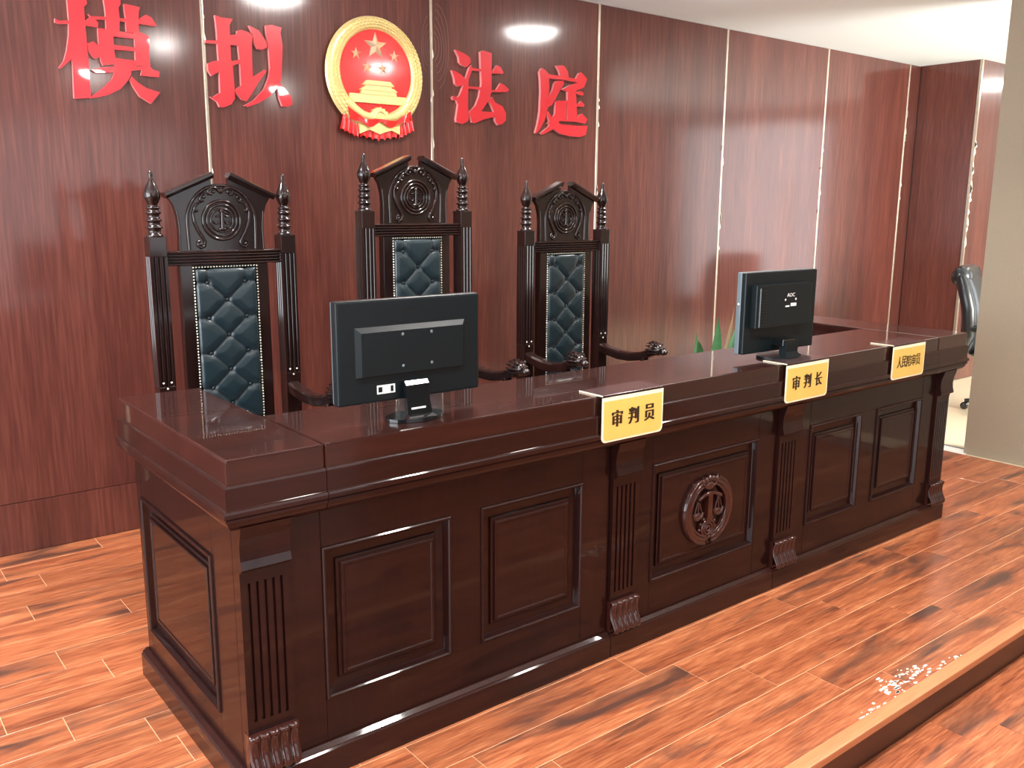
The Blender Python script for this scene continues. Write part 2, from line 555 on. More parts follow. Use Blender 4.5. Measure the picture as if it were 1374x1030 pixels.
# right beige wall
wr_ = MB().box(4.82, 5.05, -6.0, 0.515, LOW, CEIL).build('wall_right', M['beige'])
tag(wr_, 'plain beige papered wall end on the right', kind='structure')
# hallway end wall with a window opening, left wall with window openings, rear wall: outside the frame
def wall_with_window(name, horiz, fixed, a0, a1, z0, z1, wa0, wa1, wz0, wz1, label):
    """wall slab in plane x=fixed (horiz='y') or y=fixed (horiz='x') with one window opening and its frame"""
    def slab(mb, p0, p1, q0, q1, t0, t1):
        return mb.box(t0, t1, p0, p1, q0, q1) if horiz == 'y' else mb.box(p0, p1, t0, t1, q0, q1)
    mb = MB()
    t0, t1 = min(fixed), max(fixed)
    for p0, p1, q0, q1 in ((a0, wa0, z0, z1), (wa1, a1, z0, z1), (wa0, wa1, z0, wz0), (wa0, wa1, wz1, z1)):
        slab(mb, p0, p1, q0, q1, t0, t1)
    o = mb.build(name, M['pale_wall'])
    tag(o, label, kind='structure')
    mb = MB()
    tm = (t0 + t1) / 2
    n = 4
    for k in range(n + 1):
        p = wa0 + (wa1 - wa0) * k / n
        slab(mb, p - 0.025, p + 0.025, wz0, wz1, tm - 0.02, tm + 0.02)
    for q in (wz0 + 0.025, wz1 - 0.025):
        slab(mb, wa0, wa1, q - 0.025, q + 0.025, tm - 0.02, tm + 0.02)
    mb.build('window_frame', M['lamp_ring'], o)
    return o


wall_with_window('wall_left', 'y', (-3.48, -3.36), -6.0, WALL_Y, LOW, CEIL, -2.55, 1.95, 0.3, 2.55, 'pale left wall with a wide window')
wall_with_window('wall_front', 'x', (-6.12, -6.0), -3.4, 4.82, LOW, CEIL, -1.6, 3.6, 0.45, 2.5, 'pale wall with a wide window behind the viewer')
wall_with_window('wall_hallway_end', 'y', (9.0, 9.12), -2.0, JY, 0, CEIL, -1.85, 0.15, 0.3, 2.5, 'pale hallway end wall with a window')
wall_with_window('wall_hallway_side', 'x', (-2.12, -2.0), 5.05, 9.0, 0, CEIL, 5.2, 6.8, 0.4, 2.4, 'pale hallway side wall with an added window')  # window opening added to go with the hallway side fill
ce = MB().box(-3.4, 9.1, -6.1, WALL_Y + 0.12, CEIL, CEIL + 0.1).build('ceiling', M['ceiling'])
tag(ce, 'plain white ceiling above the panelled wall', kind='structure')

# ---- recessed round ceiling lamps
def ceiling_light(x, y, label, k=1.0):
    t = empty('ceiling_light', (x, y, CEIL))
    tag(t, label, 'ceiling light', 'round recessed ceiling lights')
    MB().lathe([(0.105 * k, 0.004), (0.105 * k, -0.012), (0.100 * k, -0.034), (0.085 * k, -0.052), (0.06 * k, -0.064), (0.03 * k, -0.071), (0.002, -0.073)], (0, 0, 0), seg=28).build('diffuser', M['lamp_soft' if k > 1 else 'lamp'], t)
    n = 28
    mb = MB()
    def ring(a, b):
        t_, s = 2 * math.pi * a, 2 * math.pi * b
        r = 0.12 * k + 0.014 * math.cos(s)
        return (r * math.cos(t_), r * math.sin(t_), -0.004 + 0.01 * math.sin(s))
    mb.grid(n, 9, ring, True, True)
    mb.build('trim_ring', M['lamp_ring'], t)
    dn = area_light('lamp_beam', (0, 0, -0.085), (0, 0, -1), 0.2, 0.2, LAMP_DOWN * (0.35 if y < -2 else 1.0), (1.0, 0.96, 0.9), 'DISK', 125)
    dn.parent = t
    return t


for x, y, k, lb in ((-0.2, 1.28, 1.7, 'round ceiling light above the floor left of the bench'),
                    (1.63, 1.22, 1.7, 'round ceiling light mirrored in the wall above the red emblem'),
                    (3.47, 1.35, 1.7, 'round ceiling light mirrored in the wall above the right pair of red characters'),
                    (8.55, 1.17, 1.0, 'round ceiling light mirrored in the hallway wall'),
                    (-0.2, -0.75, 1.0, 'round ceiling light over the step, leftmost of its row'),
                    (1.63, -0.75, 1.0, 'round ceiling light over the step, middle of its row'),
                    (3.47, -0.75, 1.0, 'round ceiling light over the step, nearest the beige wall'),
                    (-0.2, -2.8, 1.0, 'round ceiling light over the lower floor, leftmost of its row'),
                    (1.63, -2.8, 1.0, 'round ceiling light over the lower floor, mirrored in the leftmost red character'),
                    (3.47, -2.8, 1.0, 'round ceiling light over the lower floor, nearest the beige wall')):
    ceiling_light(x, y, lb, k)

# ================================================================== JUDGE BENCH
BX0, BX1, BY0 = 0.03, 3.505, 0.037      # carcass left, right, front face
RD, RW, CD = 0.869, 0.2488, 0.378       # return depth, return width, counter depth
RWR = 0.27
bench = tag(empty('judge_bench', (BL / 2, 0.4, 0)), 'long dark red mahogany judges bench with raised panels and fluted pilasters', 'bench')
BO = Vector((-BL / 2, -0.4, 0))


def bpart(mb, name, mat, parent=None):
    o = mb.build(name, mat, parent or bench)
    if parent is None:
        o.location = BO
    return o


def sweep(mb, profile, path):
    """profile: closed list of (inset, z); path: plan polyline, inset measured to the right-hand side"""
    n, m = len(path), len(profile)
    vs = []
    for i, p in enumerate(path):
        def nrm(a, b):
            d = Vector((b[0] - a[0], b[1] - a[1])).normalized()
            return Vector((-d.y, d.x))
        if i == 0:
            off = nrm(path[0], path[1])
        elif i == n - 1:
            off = nrm(path[-2], path[-1])
        else:
            n1, n2 = nrm(path[i - 1], p), nrm(p, path[i + 1])
            off = (n1 + n2) / (1 + n1.dot(n2))
        for q, z in profile:
            vs.append((p[0] + off.x * q, p[1] + off.y * q, z))
    fs = [tuple(range(m - 1, -1, -1)), tuple(range((n - 1) * m, n * m))]
    for i in range(n - 1):
        for k in range(m):
            k2 = (k + 1) % m
            fs.append((i * m + k, i * m + k2, (i + 1) * m + k2, (i + 1) * m + k))
    return mb.add(vs, fs)


# cornice profile below the slab; inset grows inwards
CROWN = [(0.006, 0.853), (-0.0005, 0.853), (-0.0035, 0.852), (-0.006, 0.8495), (-0.007, 0.846), (-0.007, 0.794), (-0.0075, 0.793), (-0.011, 0.792),
         (-0.0135, 0.7895), (-0.0145, 0.786), (-0.0145, 0.777), (-0.008, 0.7745), (-0.008, 0.773), (-0.010, 0.771), (-0.010, 0.764)]
for k in range(9):
    a = math.radians(90 * k / 8)
    CROWN.append((-0.005 + 0.042 * (1 - math.cos(a)), 0.762 - 0.030 * math.sin(a)))
CROWN += [(0.06, 0.730), (0.06, 0.853)]
g = 0.0009
# worktop in three sections, each with its own run of cornice
secs = [('left', [(0, 0), (RW - g, 0), (RW - g, RD), (0, RD)], [(0, RD), (0, 0), (RW - g, 0)]),
        ('front', [(RW + g, 0), (BL - RWR - g, 0), (BL - RWR - g, CD), (RW + g, CD)], [(RW + g, 0), (BL - RWR - g, 0)]),
        ('right', [(BL - RWR + g, 0), (BL, 0), (BL, RD), (BL - RWR + g, RD)], [(BL - RWR + g, 0), (BL, 0), (BL, RD)])]
for nm, poly, path in secs:
    xs, ys = [p[0] for p in poly], [p[1] for p in poly]
    top = bpart(MB().box(min(xs), max(xs), min(ys), max(ys), 0.8455, BH, 0.006), 'worktop', M['bench_h'])
    bpart(sweep(MB(), CROWN, path), 'cornice', M['cornice'], top)

# solid carcass behind the panelled faces
bpart(MB().box(BX0 + 0.035, BX1 - 0.03, BY0 + 0.035, 0.34, 0.004, 0.852), 'front_carcass', M['bench'])
lc = bpart(MB().box(BX0 + 0.03, RW - 0.025, 0.34, 0.85, 0.004, 0.852), 'return_carcass', M['bench'])
rc = bpart(MB().box(BL - RWR + 0.03, BX1, 0.34, 0.85, 0.004, 0.852), 'return_carcass', M['bench'])

ZT, ZB, ZP = 0.745, 0.09, 0.089
# front: stiles and rails, panels seated in between
panels = [(0.247, 0.647), (0.752, 1.152), (1.475, 2.056), (2.390, 2.772), (2.888, 3.275)]
PZ0, PZ1 = 0.208, 0.632
stiles = [(BX0, 0.247), (0.647, 0.752), (1.152, 1.2735), (1.2765, 1.475), (2.056, 2.1675), (2.1705, 2.390), (2.772, 2.888), (3.275, BX1)]
full = {0, 2, 3, 4, 5, 7}
for i, (a, b) in enumerate(stiles):
    z0, z1 = (ZB - 0.012, ZT) if i in full else (PZ0, PZ1)
    bpart(MB().box(a + 0.0004, b - 0.0004, BY0, BY0 + 0.036, z0, z1, 0.0012), 'stile', M['bench'])
for a, b in ((0.247, 1.152), (1.475, 2.056), (2.390, 3.275)):
    for z0, z1 in ((ZB - 0.012, PZ0), (PZ1, ZT)):
        bpart(MB().box(a + 0.0004, b - 0.0004, BY0, BY0 + 0.036, z0, z1, 0.0012), 'rail', M['bench'])

PROF = [(0.000, 0.000), (0.001, -0.004), (0.004, -0.007), (0.008, -0.007), (0.011, -0.003), (0.016, 0.012), (0.018, 0.016), (0.044, 0.018),
        (0.045, 0.012), (0.048, 0.010), (0.053, 0.010), (0.055, 0.004), (0.058, 0.002), (0.064, 0.002), (0.067, 0.005), (0.070, 0.005)]


def raised_panel(w, h, prof=PROF):
    """nested rectangles in local x/z, depth along +y"""
    mb = MB()
    vs, fs = [], []
    for ins, dep in prof:
        vs += [(ins, dep, ins), (w - ins, dep, ins), (w - ins, dep, h - ins), (ins, dep, h - ins)]
    for i in range(len(prof) - 1):
        for k in range(4):
            k2 = (k + 1) % 4
            fs.append((4 * i + k, 4 * i + k2, 4 * i + 4 + k2, 4 * i + 4 + k))
    n = 4 * (len(prof) - 1)
    fs.append((n, n + 1, n + 2, n + 3))
    mb.add(vs, fs)
    # back so that the panel has thickness
    mb.add([(0, 0, 0), (w, 0, 0), (w, 0, h), (0, 0, h), (0, 0.03, 0), (w, 0.03, 0), (w, 0.03, h), (0, 0.03, h)],
           [(4, 5, 6, 7), (0, 1, 5, 4), (1, 2, 6, 5), (2, 3, 7, 6), (3, 0, 4, 7)])
    return mb


pan_objs = []
for a, b in panels:
    o = raised_panel(b - a, PZ1 - PZ0).build('raised_panel', M['bench'], bench)
    o.location = BO + Vector((a, BY0, PZ0))
    pan_objs.append(o)

# left side of the left return
SY0, SY1, SZ0, SZ1 = 0.215, 0.805, 0.165, 0.610
for a, b in ((BY0 + 0.036, SY0), (SY1, 0.85)):
    bpart(MB().box(BX0, BX0 + 0.034, a, b, ZB - 0.012, ZT, 0.0012), 'stile', M['bench'])
for z0, z1 in ((ZB - 0.012, SZ0), (SZ1, ZT)):
    bpart(MB().box(BX0, BX0 + 0.034, SY0, SY1, z0, z1, 0.0012), 'rail', M['bench'])
o = raised_panel(SY1 - SY0, SZ1 - SZ0).build('raised_panel', M['bench'], bench)
o.rotation_euler = (0, 0, -math.pi / 2)
o.location = BO + Vector((BX0, SY1, SZ0))

# plinth, three front runs plus the sides, chamfered top
PL = [(0.0, 0.0), (0.0, 0.072), (0.004, 0.077), (0.004, 0.080), (0.016, 0.0885), (0.06, 0.0885), (0.06, 0.0)]
px, py = 0.008, 0.015
for path in ([(px, 0.862), (px, py), (1.2735, py)], [(1.2765, py), (2.1675, py)], [(2.1705, py), (3.54, py), (3.54, 0.862)]):
    bpart(sweep(MB(), PL, path), 'plinth', M['cornice'])

# fluted pilasters with capital and scrolled foot
for cx0, cx1 in ((0.0275, 0.153), (1.2775, 1.398), (2.1715, 2.298), (3.395, 3.510)):
    w = cx1 - cx0
    yf = BY0 - 0.012
    mb = MB()
    # shaft: plain ends and a middle with five grooves
    pts = [(0, 0)]
    for k in range(5):
        c = w * (0.17 + 0.165 * k)
        pts += [(c - 0.0045, 0), (c - 0.002, 0.008), (c + 0.002, 0.008), (c + 0.0045, 0)]
    pts += [(w, 0), (w, 0.014), (0, 0.014)]
    mb.prism(pts, lambda a, b, d: (cx0 + a, yf + b, d), 0.225, 0.592)
    mb.box(cx0, cx1, yf, yf + 0.014, 0.150, 0.225)
    mb.box(cx0, cx1, yf, yf + 0.014, 0.592, 0.66)
    sh = bpart(mb, 'pilaster', M['bench'])
    # capital: ogee block that rises into the cornice
    cp = [(0.018, 0.625), (0.010, 0.629), (0.006, 0.635), (0.008, 0.641), (0.012, 0.655), (0.014, 0.675), (0.013, 0.695), (0.009, 0.712), (0.003, 0.728), (0.0, 0.744),
          (0.045, 0.744), (0.045, 0.625)]
    bpart(MB().prism(cp, lambda a, b, d: (d, a, b), cx0 - 0.001, cx1 + 0.001), 'capital', M['bench'], sh)
    # scrolled foot with five vertical reeds
    prof = [(0.024, 0.196), (0.010, 0.194), (0.008, 0.188), (0.013, 0.180), (0.016, 0.165), (0.016, 0.150), (0.012, 0.135),
            (0.004, 0.120), (-0.002, 0.108), (-0.003, 0.098), (0.002, 0.090), (0.014, 0.0885)]

    def foot(u, t):
        i = t * (len(prof) - 1)
        k = min(int(i), len(prof) - 2)
        f = i - k
        y = prof[k][0] * (1 - f) + prof[k + 1][0] * f
        z = prof[k][1] * (1 - f) + prof[k + 1][1] * f
        fr = (5 * u) % 1.0 if u < 1 else 1.0
        rid = math.sqrt(max(0.0, 1 - (2 * fr - 1) ** 2))
        y -= 0.011 * rid if 0.08 < t < 0.97 else 0.004
        flare = 0.004 * math.sin(math.pi * min(1, t * 1.3))
        return (cx0 - 0.002 + (w + 0.004) * u + (u - 0.5) * flare, y + 0.004, z)
    mb = MB()
    mb.grid(61, 23, foot)
    mb.box(cx0 - 0.001, cx1 + 0.001, 0.022, BY0 + 0.01, 0.0885, 0.194)
    ft = bpart(mb, 'scroll_foot', M['carving'], sh)

# corbel bracket under the right overhang
cb = [(0, 0.735), (0.062, 0.735), (0.058, 0.70), (0.046, 0.665), (0.036, 0.63), (0.020, 0.595), (0.012, 0.575), (0.014, 0.565), (0, 0.56)]
bpart(MB().prism(cb, lambda a, b, d: (BX1 - 0.002 + a, d, b), BY0 - 0.004, BY0 + 0.085), 'corbel', M['bench'])

# ---- carved court emblem on the middle panel: wreath, pillar with scales, cogged wheel
ex, ez, ey = 1.772 - 1.475, 0.412 - PZ0, 0.005
em = empty('carved_emblem', (ex, ey, ez))
em.parent = pan_objs[2]
em['label'] = 'round carved wooden scales-of-justice emblem'
R_ = 0.122
mb = MB()
for sgn in (-1, 1):
    a0, a1 = (112, 262) if sgn < 0 else (68, -82)
    mb.tube(arc(0, 0, R_ - 0.008, R_ - 0.008, a0, a1, 26, -0.004), [0.021 * (0.5 + 0.5 * math.sin(math.pi * (k + 3) / 31)) for k in range(26)], 10, flat=0.8)
    for rr, th in ((R_ + 0.004, 0.006), (R_ - 0.012, 0.006), (R_ - 0.024, 0.005)):
        mb.tube(arc(0, 0, rr, rr, a0, a1, 26, -0.013), th, 8)
mb.build('wreath', M['carving'], em)
mb = MB()
mb.prism([(-0.020, -0.045), (0.020, -0.045), (0.013, -0.03), (0.011, 0.055), (0.016, 0.066), (-0.016, 0.066), (-0.011, 0.055), (-0.013, -0.03)],
         lambda a, b, d: (a, d, b), -0.020, 0.004)
mb.tube([(-0.062, -0.014, 0.045), (-0.03, -0.014, 0.06), (0, -0.014, 0.064), (0.03, -0.014, 0.06), (0.062, -0.014, 0.045)], 0.007, 8)
mb.build('pillar', M['carving'], em)
for sgn in (-1, 1):
    mb = MB()
    cx = sgn * 0.056
    for dx in (-0.020, 0.0, 0.020):
        mb.tube([(cx, -0.010, 0.046), (cx + dx, -0.010, -0.004)], 0.003, 6)
    mb.tube(arc(cx, -0.004, 0.026, 0.022, 180, 360, 11, -0.010), 0.006, 8)
    mb.ellipsoid((cx, -0.006, -0.014), (0.022, 0.010, 0.012), 12, 7)
    mb.build('scale_pan', M['carving'], em)
mb = MB()
for rr in (0.034, 0.022, 0.010):
    mb.tube(arc(0.0, -0.072, rr, rr, 0, 342, 20, -0.012), 0.0055, 8, closed=True)
for k in range(12):
    a = 2 * math.pi * k / 12
    mb.ellipsoid((0.044 * math.cos(a), -0.008, -0.072 + 0.044 * math.sin(a)), (0.007, 0.008, 0.007), 8, 6)
mb.prism([(0.045 * math.cos(t * math.pi / 10), -0.072 + 0.045 * math.sin(t * math.pi / 10)) for t in range(20)], lambda a, b, d: (a, d, b), -0.006, 0.004)
mb.build('cogwheel', M['carving'], em)
mb = MB()
for k in range(-2, 3):
    mb.ellipsoid((0.019 * k, -0.010, 0.118 - 0.004 * abs(k)), (0.011, 0.012, 0.013), 10, 7)
for k in (-1, 1):
    mb.tube([(0.008 * k, -0.012, 0.085), (0.03 * k, -0.014, 0.095), (0.042 * k, -0.012, 0.128)], [0.006, 0.007, 0.004], 8)
mb.ellipsoid((0, -0.010, 0.092), (0.026, 0.012, 0.018), 12, 8)
mb.build('crown_ornament', M['carving'], em)


# ================================================================== NAME SIGNS ON THE BENCH
def text_mesh(body, height, width=None, bold=0.0, depth=0.0008):
    """glyph outlines of `body` from the built-in font, normalised to a height; thickened sideways by doubled stems"""
    cu = bpy.data.curves.new('lettering', 'FONT')
    cu.body = body
    cu.size = 1.0
    cu.extrude = 0.0
    cu.resolution_u = 3
    o = bpy.data.objects.new('lettering', cu)
    COL.objects.link(o)
    bpy.context.view_layer.update()
    me = bpy.data.meshes.new_from_object(o.evaluated_get(bpy.context.evaluated_depsgraph_get()))
    bpy.data.objects.remove(o)
    if not me.vertices:
        return MB()
    xs = [q.co.x for q in me.vertices]
    ys = [q.co.y for q in me.vertices]
    cx, cy = (min(xs) + max(xs)) / 2, (min(ys) + max(ys)) / 2
    sy = height / (max(ys) - min(ys))
    sx = sy if width is None else width / (max(xs) - min(xs))
    mb = MB()
    for k in ((0,) if bold == 0 else (-1, 0, 1)):
        mb.add([((q.co.x - cx) * sx + k * bold, 0 if k == 0 else 0.0001 * k, (q.co.y - cy) * sy) for q in me.vertices], [tuple(p.vertices) for p in me.polygons])
    bpy.data.meshes.remove(me)
    return mb


def bench_sign(x0, x1, body, label, narrow):
    t = tag(empty('name_sign', ((x0 + x1) / 2, -0.0155, BH)), label, 'sign', 'yellow name signs hooked over the bench edge')
    w, hgt = x1 - x0, 0.147
    th = 0.003
    r = 0.016
    out = [(-w / 2, -0.004), (-w / 2, -hgt + r)]
    for k in range(6):
        a = math.radians(180 + 90 * k / 5)
        out.append((-w / 2 + r + r * math.cos(a), -hgt + r + r * math.sin(a)))
    for k in range(6):
        a = math.radians(270 + 90 * k / 5)
        out.append((w / 2 - r + r * math.cos(a), -hgt + r + r * math.sin(a)))
    out += [(w / 2, -0.004)]
    MB().prism(out, lambda a, b, d: (a, d, b), -th, 0).build('plate', M['sign_edge'], t)
    ins = [(p[0] * (1 - 0.006 / w * 2), (p[1] + hgt / 2) * (1 - 0.006 / hgt * 2) - hgt / 2 + (-0.006 if p[1] > -0.01 else 0)) for p in out]
    fc = MB().prism(ins, lambda a, b, d: (a, d, b), -th - 0.0007, -th + 0.0005).build('gold_face', M['sign_gold'], t)
    MB().box(-w / 2, w / 2, -th, 0.104, 0.0012, 0.0042, 0.0008).build('top_flange', M['sign_top'], t)
    MB().box(-w / 2 - 0.0008, -w / 2 + 0.0004, -th, 0.104, 0.0006, 0.0046).build('flange_edge', M['sign_edge'], t)
    n = len(body)
    cw, pitch = narrow
    for k, ch in enumerate(body):
        mb = text_mesh(ch, 0.054 if n == 3 else 0.050, cw, 0.0032 if n == 3 else 0.0015)
        o = mb.build('character', M['ink'], t)
        o.location = ((k - (n - 1) / 2) * pitch, -th - 0.0014, -0.074)


bench_sign(1.177, 1.451, '审判员', 'gold bent sign reading 审判员, nearest of the three bench signs', (0.044, 0.073))
bench_sign(2.124, 2.398, '审判长', 'gold bent sign reading 审判长 in front of the smaller square monitor', (0.044, 0.073))
bench_sign(2.880, 3.148, '人民陪审员', 'gold bent sign reading 人民陪审员 at the far right end of the bench', (0.036, 0.039))
CH = {
'mo':((0.42,2.125),[[(-196,95),(-182,88),(-143,94),(-144,82),(-179,77),(-197,80)],[(-144,197),(-72,211),(-69,167),(-82,155),(-83,75),(-82,41),(-82,-10),(-81,-74),(-84,-196),(-85,-205),(-144,-213),(-149,-209),(-144,-76),(-146,-57),(-190,-97),(-197,-95),(-177,-67),(-163,-27),(-150,33),(-144,97)],[(-85,96),(-61,118),(-40,110),(-31,98),(-34,81),(-80,81)],[(-68,129),(-56,121),(4,126),(3,115),(-36,111),(-57,114)],[(51,127),(84,128),(83,116),(50,116)],[(127,115),(139,138),(166,155),(188,146),(208,116),(199,112)],[(1,217),(65,221),(64,183),(54,169),(56,130),(51,69),(-1,74),(1,149),(-2,191)],[(77,187),(104,186),(143,182),(136,162),(130,74),(80,74),(80,137)],[(-34,78),(30,75),(25,47),(24,-4),(29,-47),(19,-61),(-25,-69),(-32,-52),(-33,-35),(-36,-1)],[(-82,11),(-56,23),(-30,4),(-28,-35),(-53,-46),(-65,-38),(-78,-18)],[(-34,78),(21,76),(117,72),(116,52),(23,51)],[(109,76),(131,83),(171,69),(174,52),(168,-6),(169,-60),(135,-59),(112,-56),(109,-30),(110,5),(112,54)],[(21,18),(113,15),(112,1),(19,-2)],[(17,-35),(114,-38),(112,-58),(21,-65)],[(-73,-91),(-34,-79),(19,-70),(90,-58),(137,-61),(136,-72),(17,-94),(-53,-103)],[(127,-97),(137,-61),(162,-51),(180,-68),(207,-74),(203,-98)],[(25,-40),(91,-41),(87,-94),(72,-122),(38,-160),(-8,-186),(-52,-200),(-85,-207),(-82,-200),(-32,-161),(6,-123),(22,-87)],[(87,-103),(112,-127),(146,-147),(203,-161),(162,-211),(116,-185),(92,-147),(79,-119)]]),
'ni':((1.039,2.141),[[(-152,175),(-125,169),(-70,169),(-87,141),(-87,95),(-88,-8),(-82,-31),(-79,-121),(-80,-179),(-97,-204),(-133,-221),(-153,-220),(-162,-199),(-196,-178),(-181,-179),(-155,-161),(-147,-160),(-145,-70),(-147,23),(-147,102),(-149,148)],[(-201,64),(-144,68),(-145,54),(-202,52)],[(-53,120),(-32,127),(4,119),(23,105),(15,78),(12,1),(12,-75),(74,-36),(80,-45),(39,-97),(8,-143),(-23,-185),(-44,-181),(-76,-150),(-78,-138),(-46,-119),(-46,-42),(-50,33),(-51,61),(-54,89)],[(-92,97),(-43,107),(-46,57),(-89,55)],[(-197,-35),(-162,-20),(-111,-20),(-44,-4),(-48,-19),(-87,-37),(-144,-65),(-183,-87),(-197,-65)],[(5,150),(51,134),(71,108),(91,81),(85,59),(63,50),(42,52),(27,74),(24,107)],[(87,160),(117,166),(165,159),(158,137),(166,80),(160,6),(154,-68),(141,-103),(90,-156),(35,-190),(-19,-211),(-37,-207),(14,-177),(65,-124),(89,-73),(99,-24),(96,72),(88,129)],[(133,-114),(147,-93),(173,-120),(202,-153),(204,-183),(181,-197),(153,-196),(139,-158)]]),
'fa':((2.364,2.122),[[(-168,184),(-148,179),(-108,170),(-70,152),(-66,125),(-94,101),(-126,110),(-140,122),(-145,149)],[(-191,77),(-172,75),(-132,60),(-103,40),(-106,9),(-149,-4),(-169,8),(-175,39)],[(-59,117),(-71,106),(-103,31),(-138,-48),(-158,-63),(-181,-56),(-190,-63),(-182,-76),(-161,-77),(-150,-99),(-165,-177),(-162,-191),(-122,-198),(-87,-182),(-81,-163),(-86,-99),(-83,-8),(-80,38),(-56,90)],[(0,190),(21,199),(78,191),(76,-23),(-3,-29),(9,23),(3,136)],[(0,-1),(76,5),(66,-51),(33,-91),(5,-123),(96,-122),(100,-147),(20,-166),(-33,-188),(-57,-187),(-74,-140),(-69,-126),(-33,-96),(-9,-48)],[(-65,100),(6,100),(6,89),(-65,87)],[(-86,3),(6,4),(6,-8),(-86,-10)],[(72,95),(90,99),(114,131),(139,124),(163,94),(151,88),(72,85)],[(69,-7),(114,1),(142,38),(170,29),(201,6),(186,-7),(69,-16)],[(60,-66),(81,-41),(105,-70),(155,-87),(180,-123),(180,-161),(155,-182),(124,-191),(106,-170),(99,-129),(81,-92)]]),
'ti':((2.975,2.099),[[(-176,140),(-121,140),(-22,138),(92,132),(183,128),(177,114),(118,114),(-9,119),(-115,116)],[(99,132),(127,169),(143,173),(189,140),(180,117),(131,119)],[(-185,148),(-167,169),(-146,162),(-115,141),(-111,74),(-118,-47),(-141,-116),(-171,-163),(-204,-198),(-213,-196),(-196,-151),(-179,-73),(-174,38),(-178,104)],[(-57,193),(-23,198),(2,198),(34,167),(41,130),(-22,131),(-32,162)],[(-71,91),(-53,108),(-3,113),(4,97),(-39,40),(-63,2),(-87,-31),(-115,-42),(-116,7),(-83,54)],[(-57,-7),(-19,-2),(26,-17),(24,-101),(-29,-118),(-79,-158),(-116,-137),(-61,-79)],[(-61,-84),(-23,-113),(-72,-166),(-158,-203),(-171,-196),(-110,-155)],[(-117,-69),(-80,-108),(-16,-136),(112,-138),(201,-133),(189,-185),(147,-201),(62,-201),(-15,-191),(-72,-166),(-101,-136),(-120,-92)],[(36,68),(106,92),(102,46),(115,-105),(40,-107)],[(-8,63),(67,98),(131,117),(180,117),(165,88),(100,64),(30,54)],[(-29,-2),(44,5),(45,-11),(-28,-20)],[(96,-14),(135,-4),(147,8),(171,-9),(171,-23),(96,-24)],[(101,55),(139,65),(166,56),(159,41),(101,48)],[(-17,-108),(111,-101),(136,-71),(156,-65),(200,-95),(184,-120),(105,-114),(-10,-118)]]),
}

# ================================================================== RED WALL CHARACTERS
LBL = {'mo': 'large red character 模, leftmost of the wall lettering',
       'ni': 'large red character 拟 just left of the round emblem',
       'fa': 'large red character 法 just right of the round emblem',
       'ti': 'large red character 庭, rightmost of the wall lettering'}
YF = WALL_Y - 0.022
for key, ((cx, cz), polys) in CH.items():
    t = tag(empty('wall_character', (cx, YF, cz)), LBL[key], 'wall lettering', 'red characters on the panelled wall')
    for i, p in enumerate(polys):
        # every brush stroke is a raised piece of cut acrylic: red face, sides coloured pale to imitate caught light
        e = 0.00012 * i
        pts = [(a / 1000, b / 1000) for a, b in p]
        st = MB().prism(pts, lambda a, b, d: (a, d, b), e + 0.0012, 0.0215).build('stroke', M['red_edge_lit'], t)
        MB().prism(pts, lambda a, b, d: (a, d, b), e, 0.0012 + e).build('face', M['red'], st)

# ================================================================== ROUND STATE EMBLEM
EC = (1.699, 2.131)
emb = tag(empty('wall_emblem', (EC[0], WALL_Y - 0.004, EC[1])), 'round red and gold emblem with stars, gate and wheat wreath on the wall', 'emblem')
XZ = lambda a, b, d: (a, d, b)
RO, RI = 0.281, 0.205
ICX, ICZ = 0.006, 0.012
# red disc
MB().prism([(ICX + 0.232 * math.cos(2 * math.pi * k / 48), ICZ + 0.232 * math.sin(2 * math.pi * k / 48)) for k in range(48)], XZ, -0.022, 0.0).build('disc', M['emb_red'], emb)
# wheat wreath: flattened ring with rows of grains
mb = MB()


def ring(u, v):
    a = 2 * math.pi * u
    s = 2 * math.pi * v
    k = 0.5 + 0.5 * math.cos(s)
    ro = Vector((RO * math.cos(a), RO * math.sin(a) * 1.0))
    ri = Vector((ICX + RI * math.cos(a), ICZ + RI * math.sin(a)))
    p = ri.lerp(ro, k)
    return (p.x, -0.022 - 0.016 * math.sin(s), p.y)


mb.grid(72, 13, ring, True, True)
wr = mb.build('wreath', M['gold'], emb)
mb = MB()
rng = random.Random(3)
for row in range(4):
    n = 64
    for k in range(n):
        a = math.radians(-62 + 304 * (k + 0.5 * (row % 2)) / n)
        f = (row + 0.5) / 4
        ro = Vector((RO * math.cos(a), RO * math.sin(a)))
        ri = Vector((ICX + RI * math.cos(a), ICZ + RI * math.sin(a)))
        p = ri.lerp(ro, 0.1 + 0.8 * f)
        up = 0.016 * math.sin(math.pi * (0.15 + 0.7 * f))
        tx = Vector((-math.sin(a), math.cos(a))) * (1 if math.cos(a) > 0 else -1)
        mb.tube([(p.x - tx.x * 0.011, -0.022 - up - 0.001, p.y - tx.y * 0.011), (p.x, -0.022 - up - 0.005, p.y), (p.x + tx.x * 0.011, -0.022 - up - 0.001, p.y + tx.y * 0.011)],
                [0.001, 0.0055, 0.001], 5)
gr = mb.build('wheat_grain', M['gold'], wr)
gr['kind'] = 'stuff'


def star(cx, cz, r, rot, y0=-0.022, h=0.014):
    mb = MB()
    vs = [(cx, y0 - h, cz)]
    for k in range(10):
        rr = r if k % 2 == 0 else r * 0.40
        a = math.radians(90 + rot + 36 * k)
        vs.append((cx + rr * math.cos(a), y0, cz + rr * math.sin(a)))
    return mb.add(vs, [(0, k + 1, (k + 1) % 10 + 1) for k in range(10)] + [tuple(range(10, 0, -1))])


sx = EC[0] - 1.726
for (a, b, r, rt) in ((-0.023, 0.140, 0.068, 0), (-0.134, 0.094, 0.031, 0), (0.086, 0.100, 0.031, 0), (-0.073, 0.034, 0.031, -8), (0.015, 0.033, 0.031, 8)):
    star(a - sx, b, r, rt).build('star', M['silver_star'], emb)
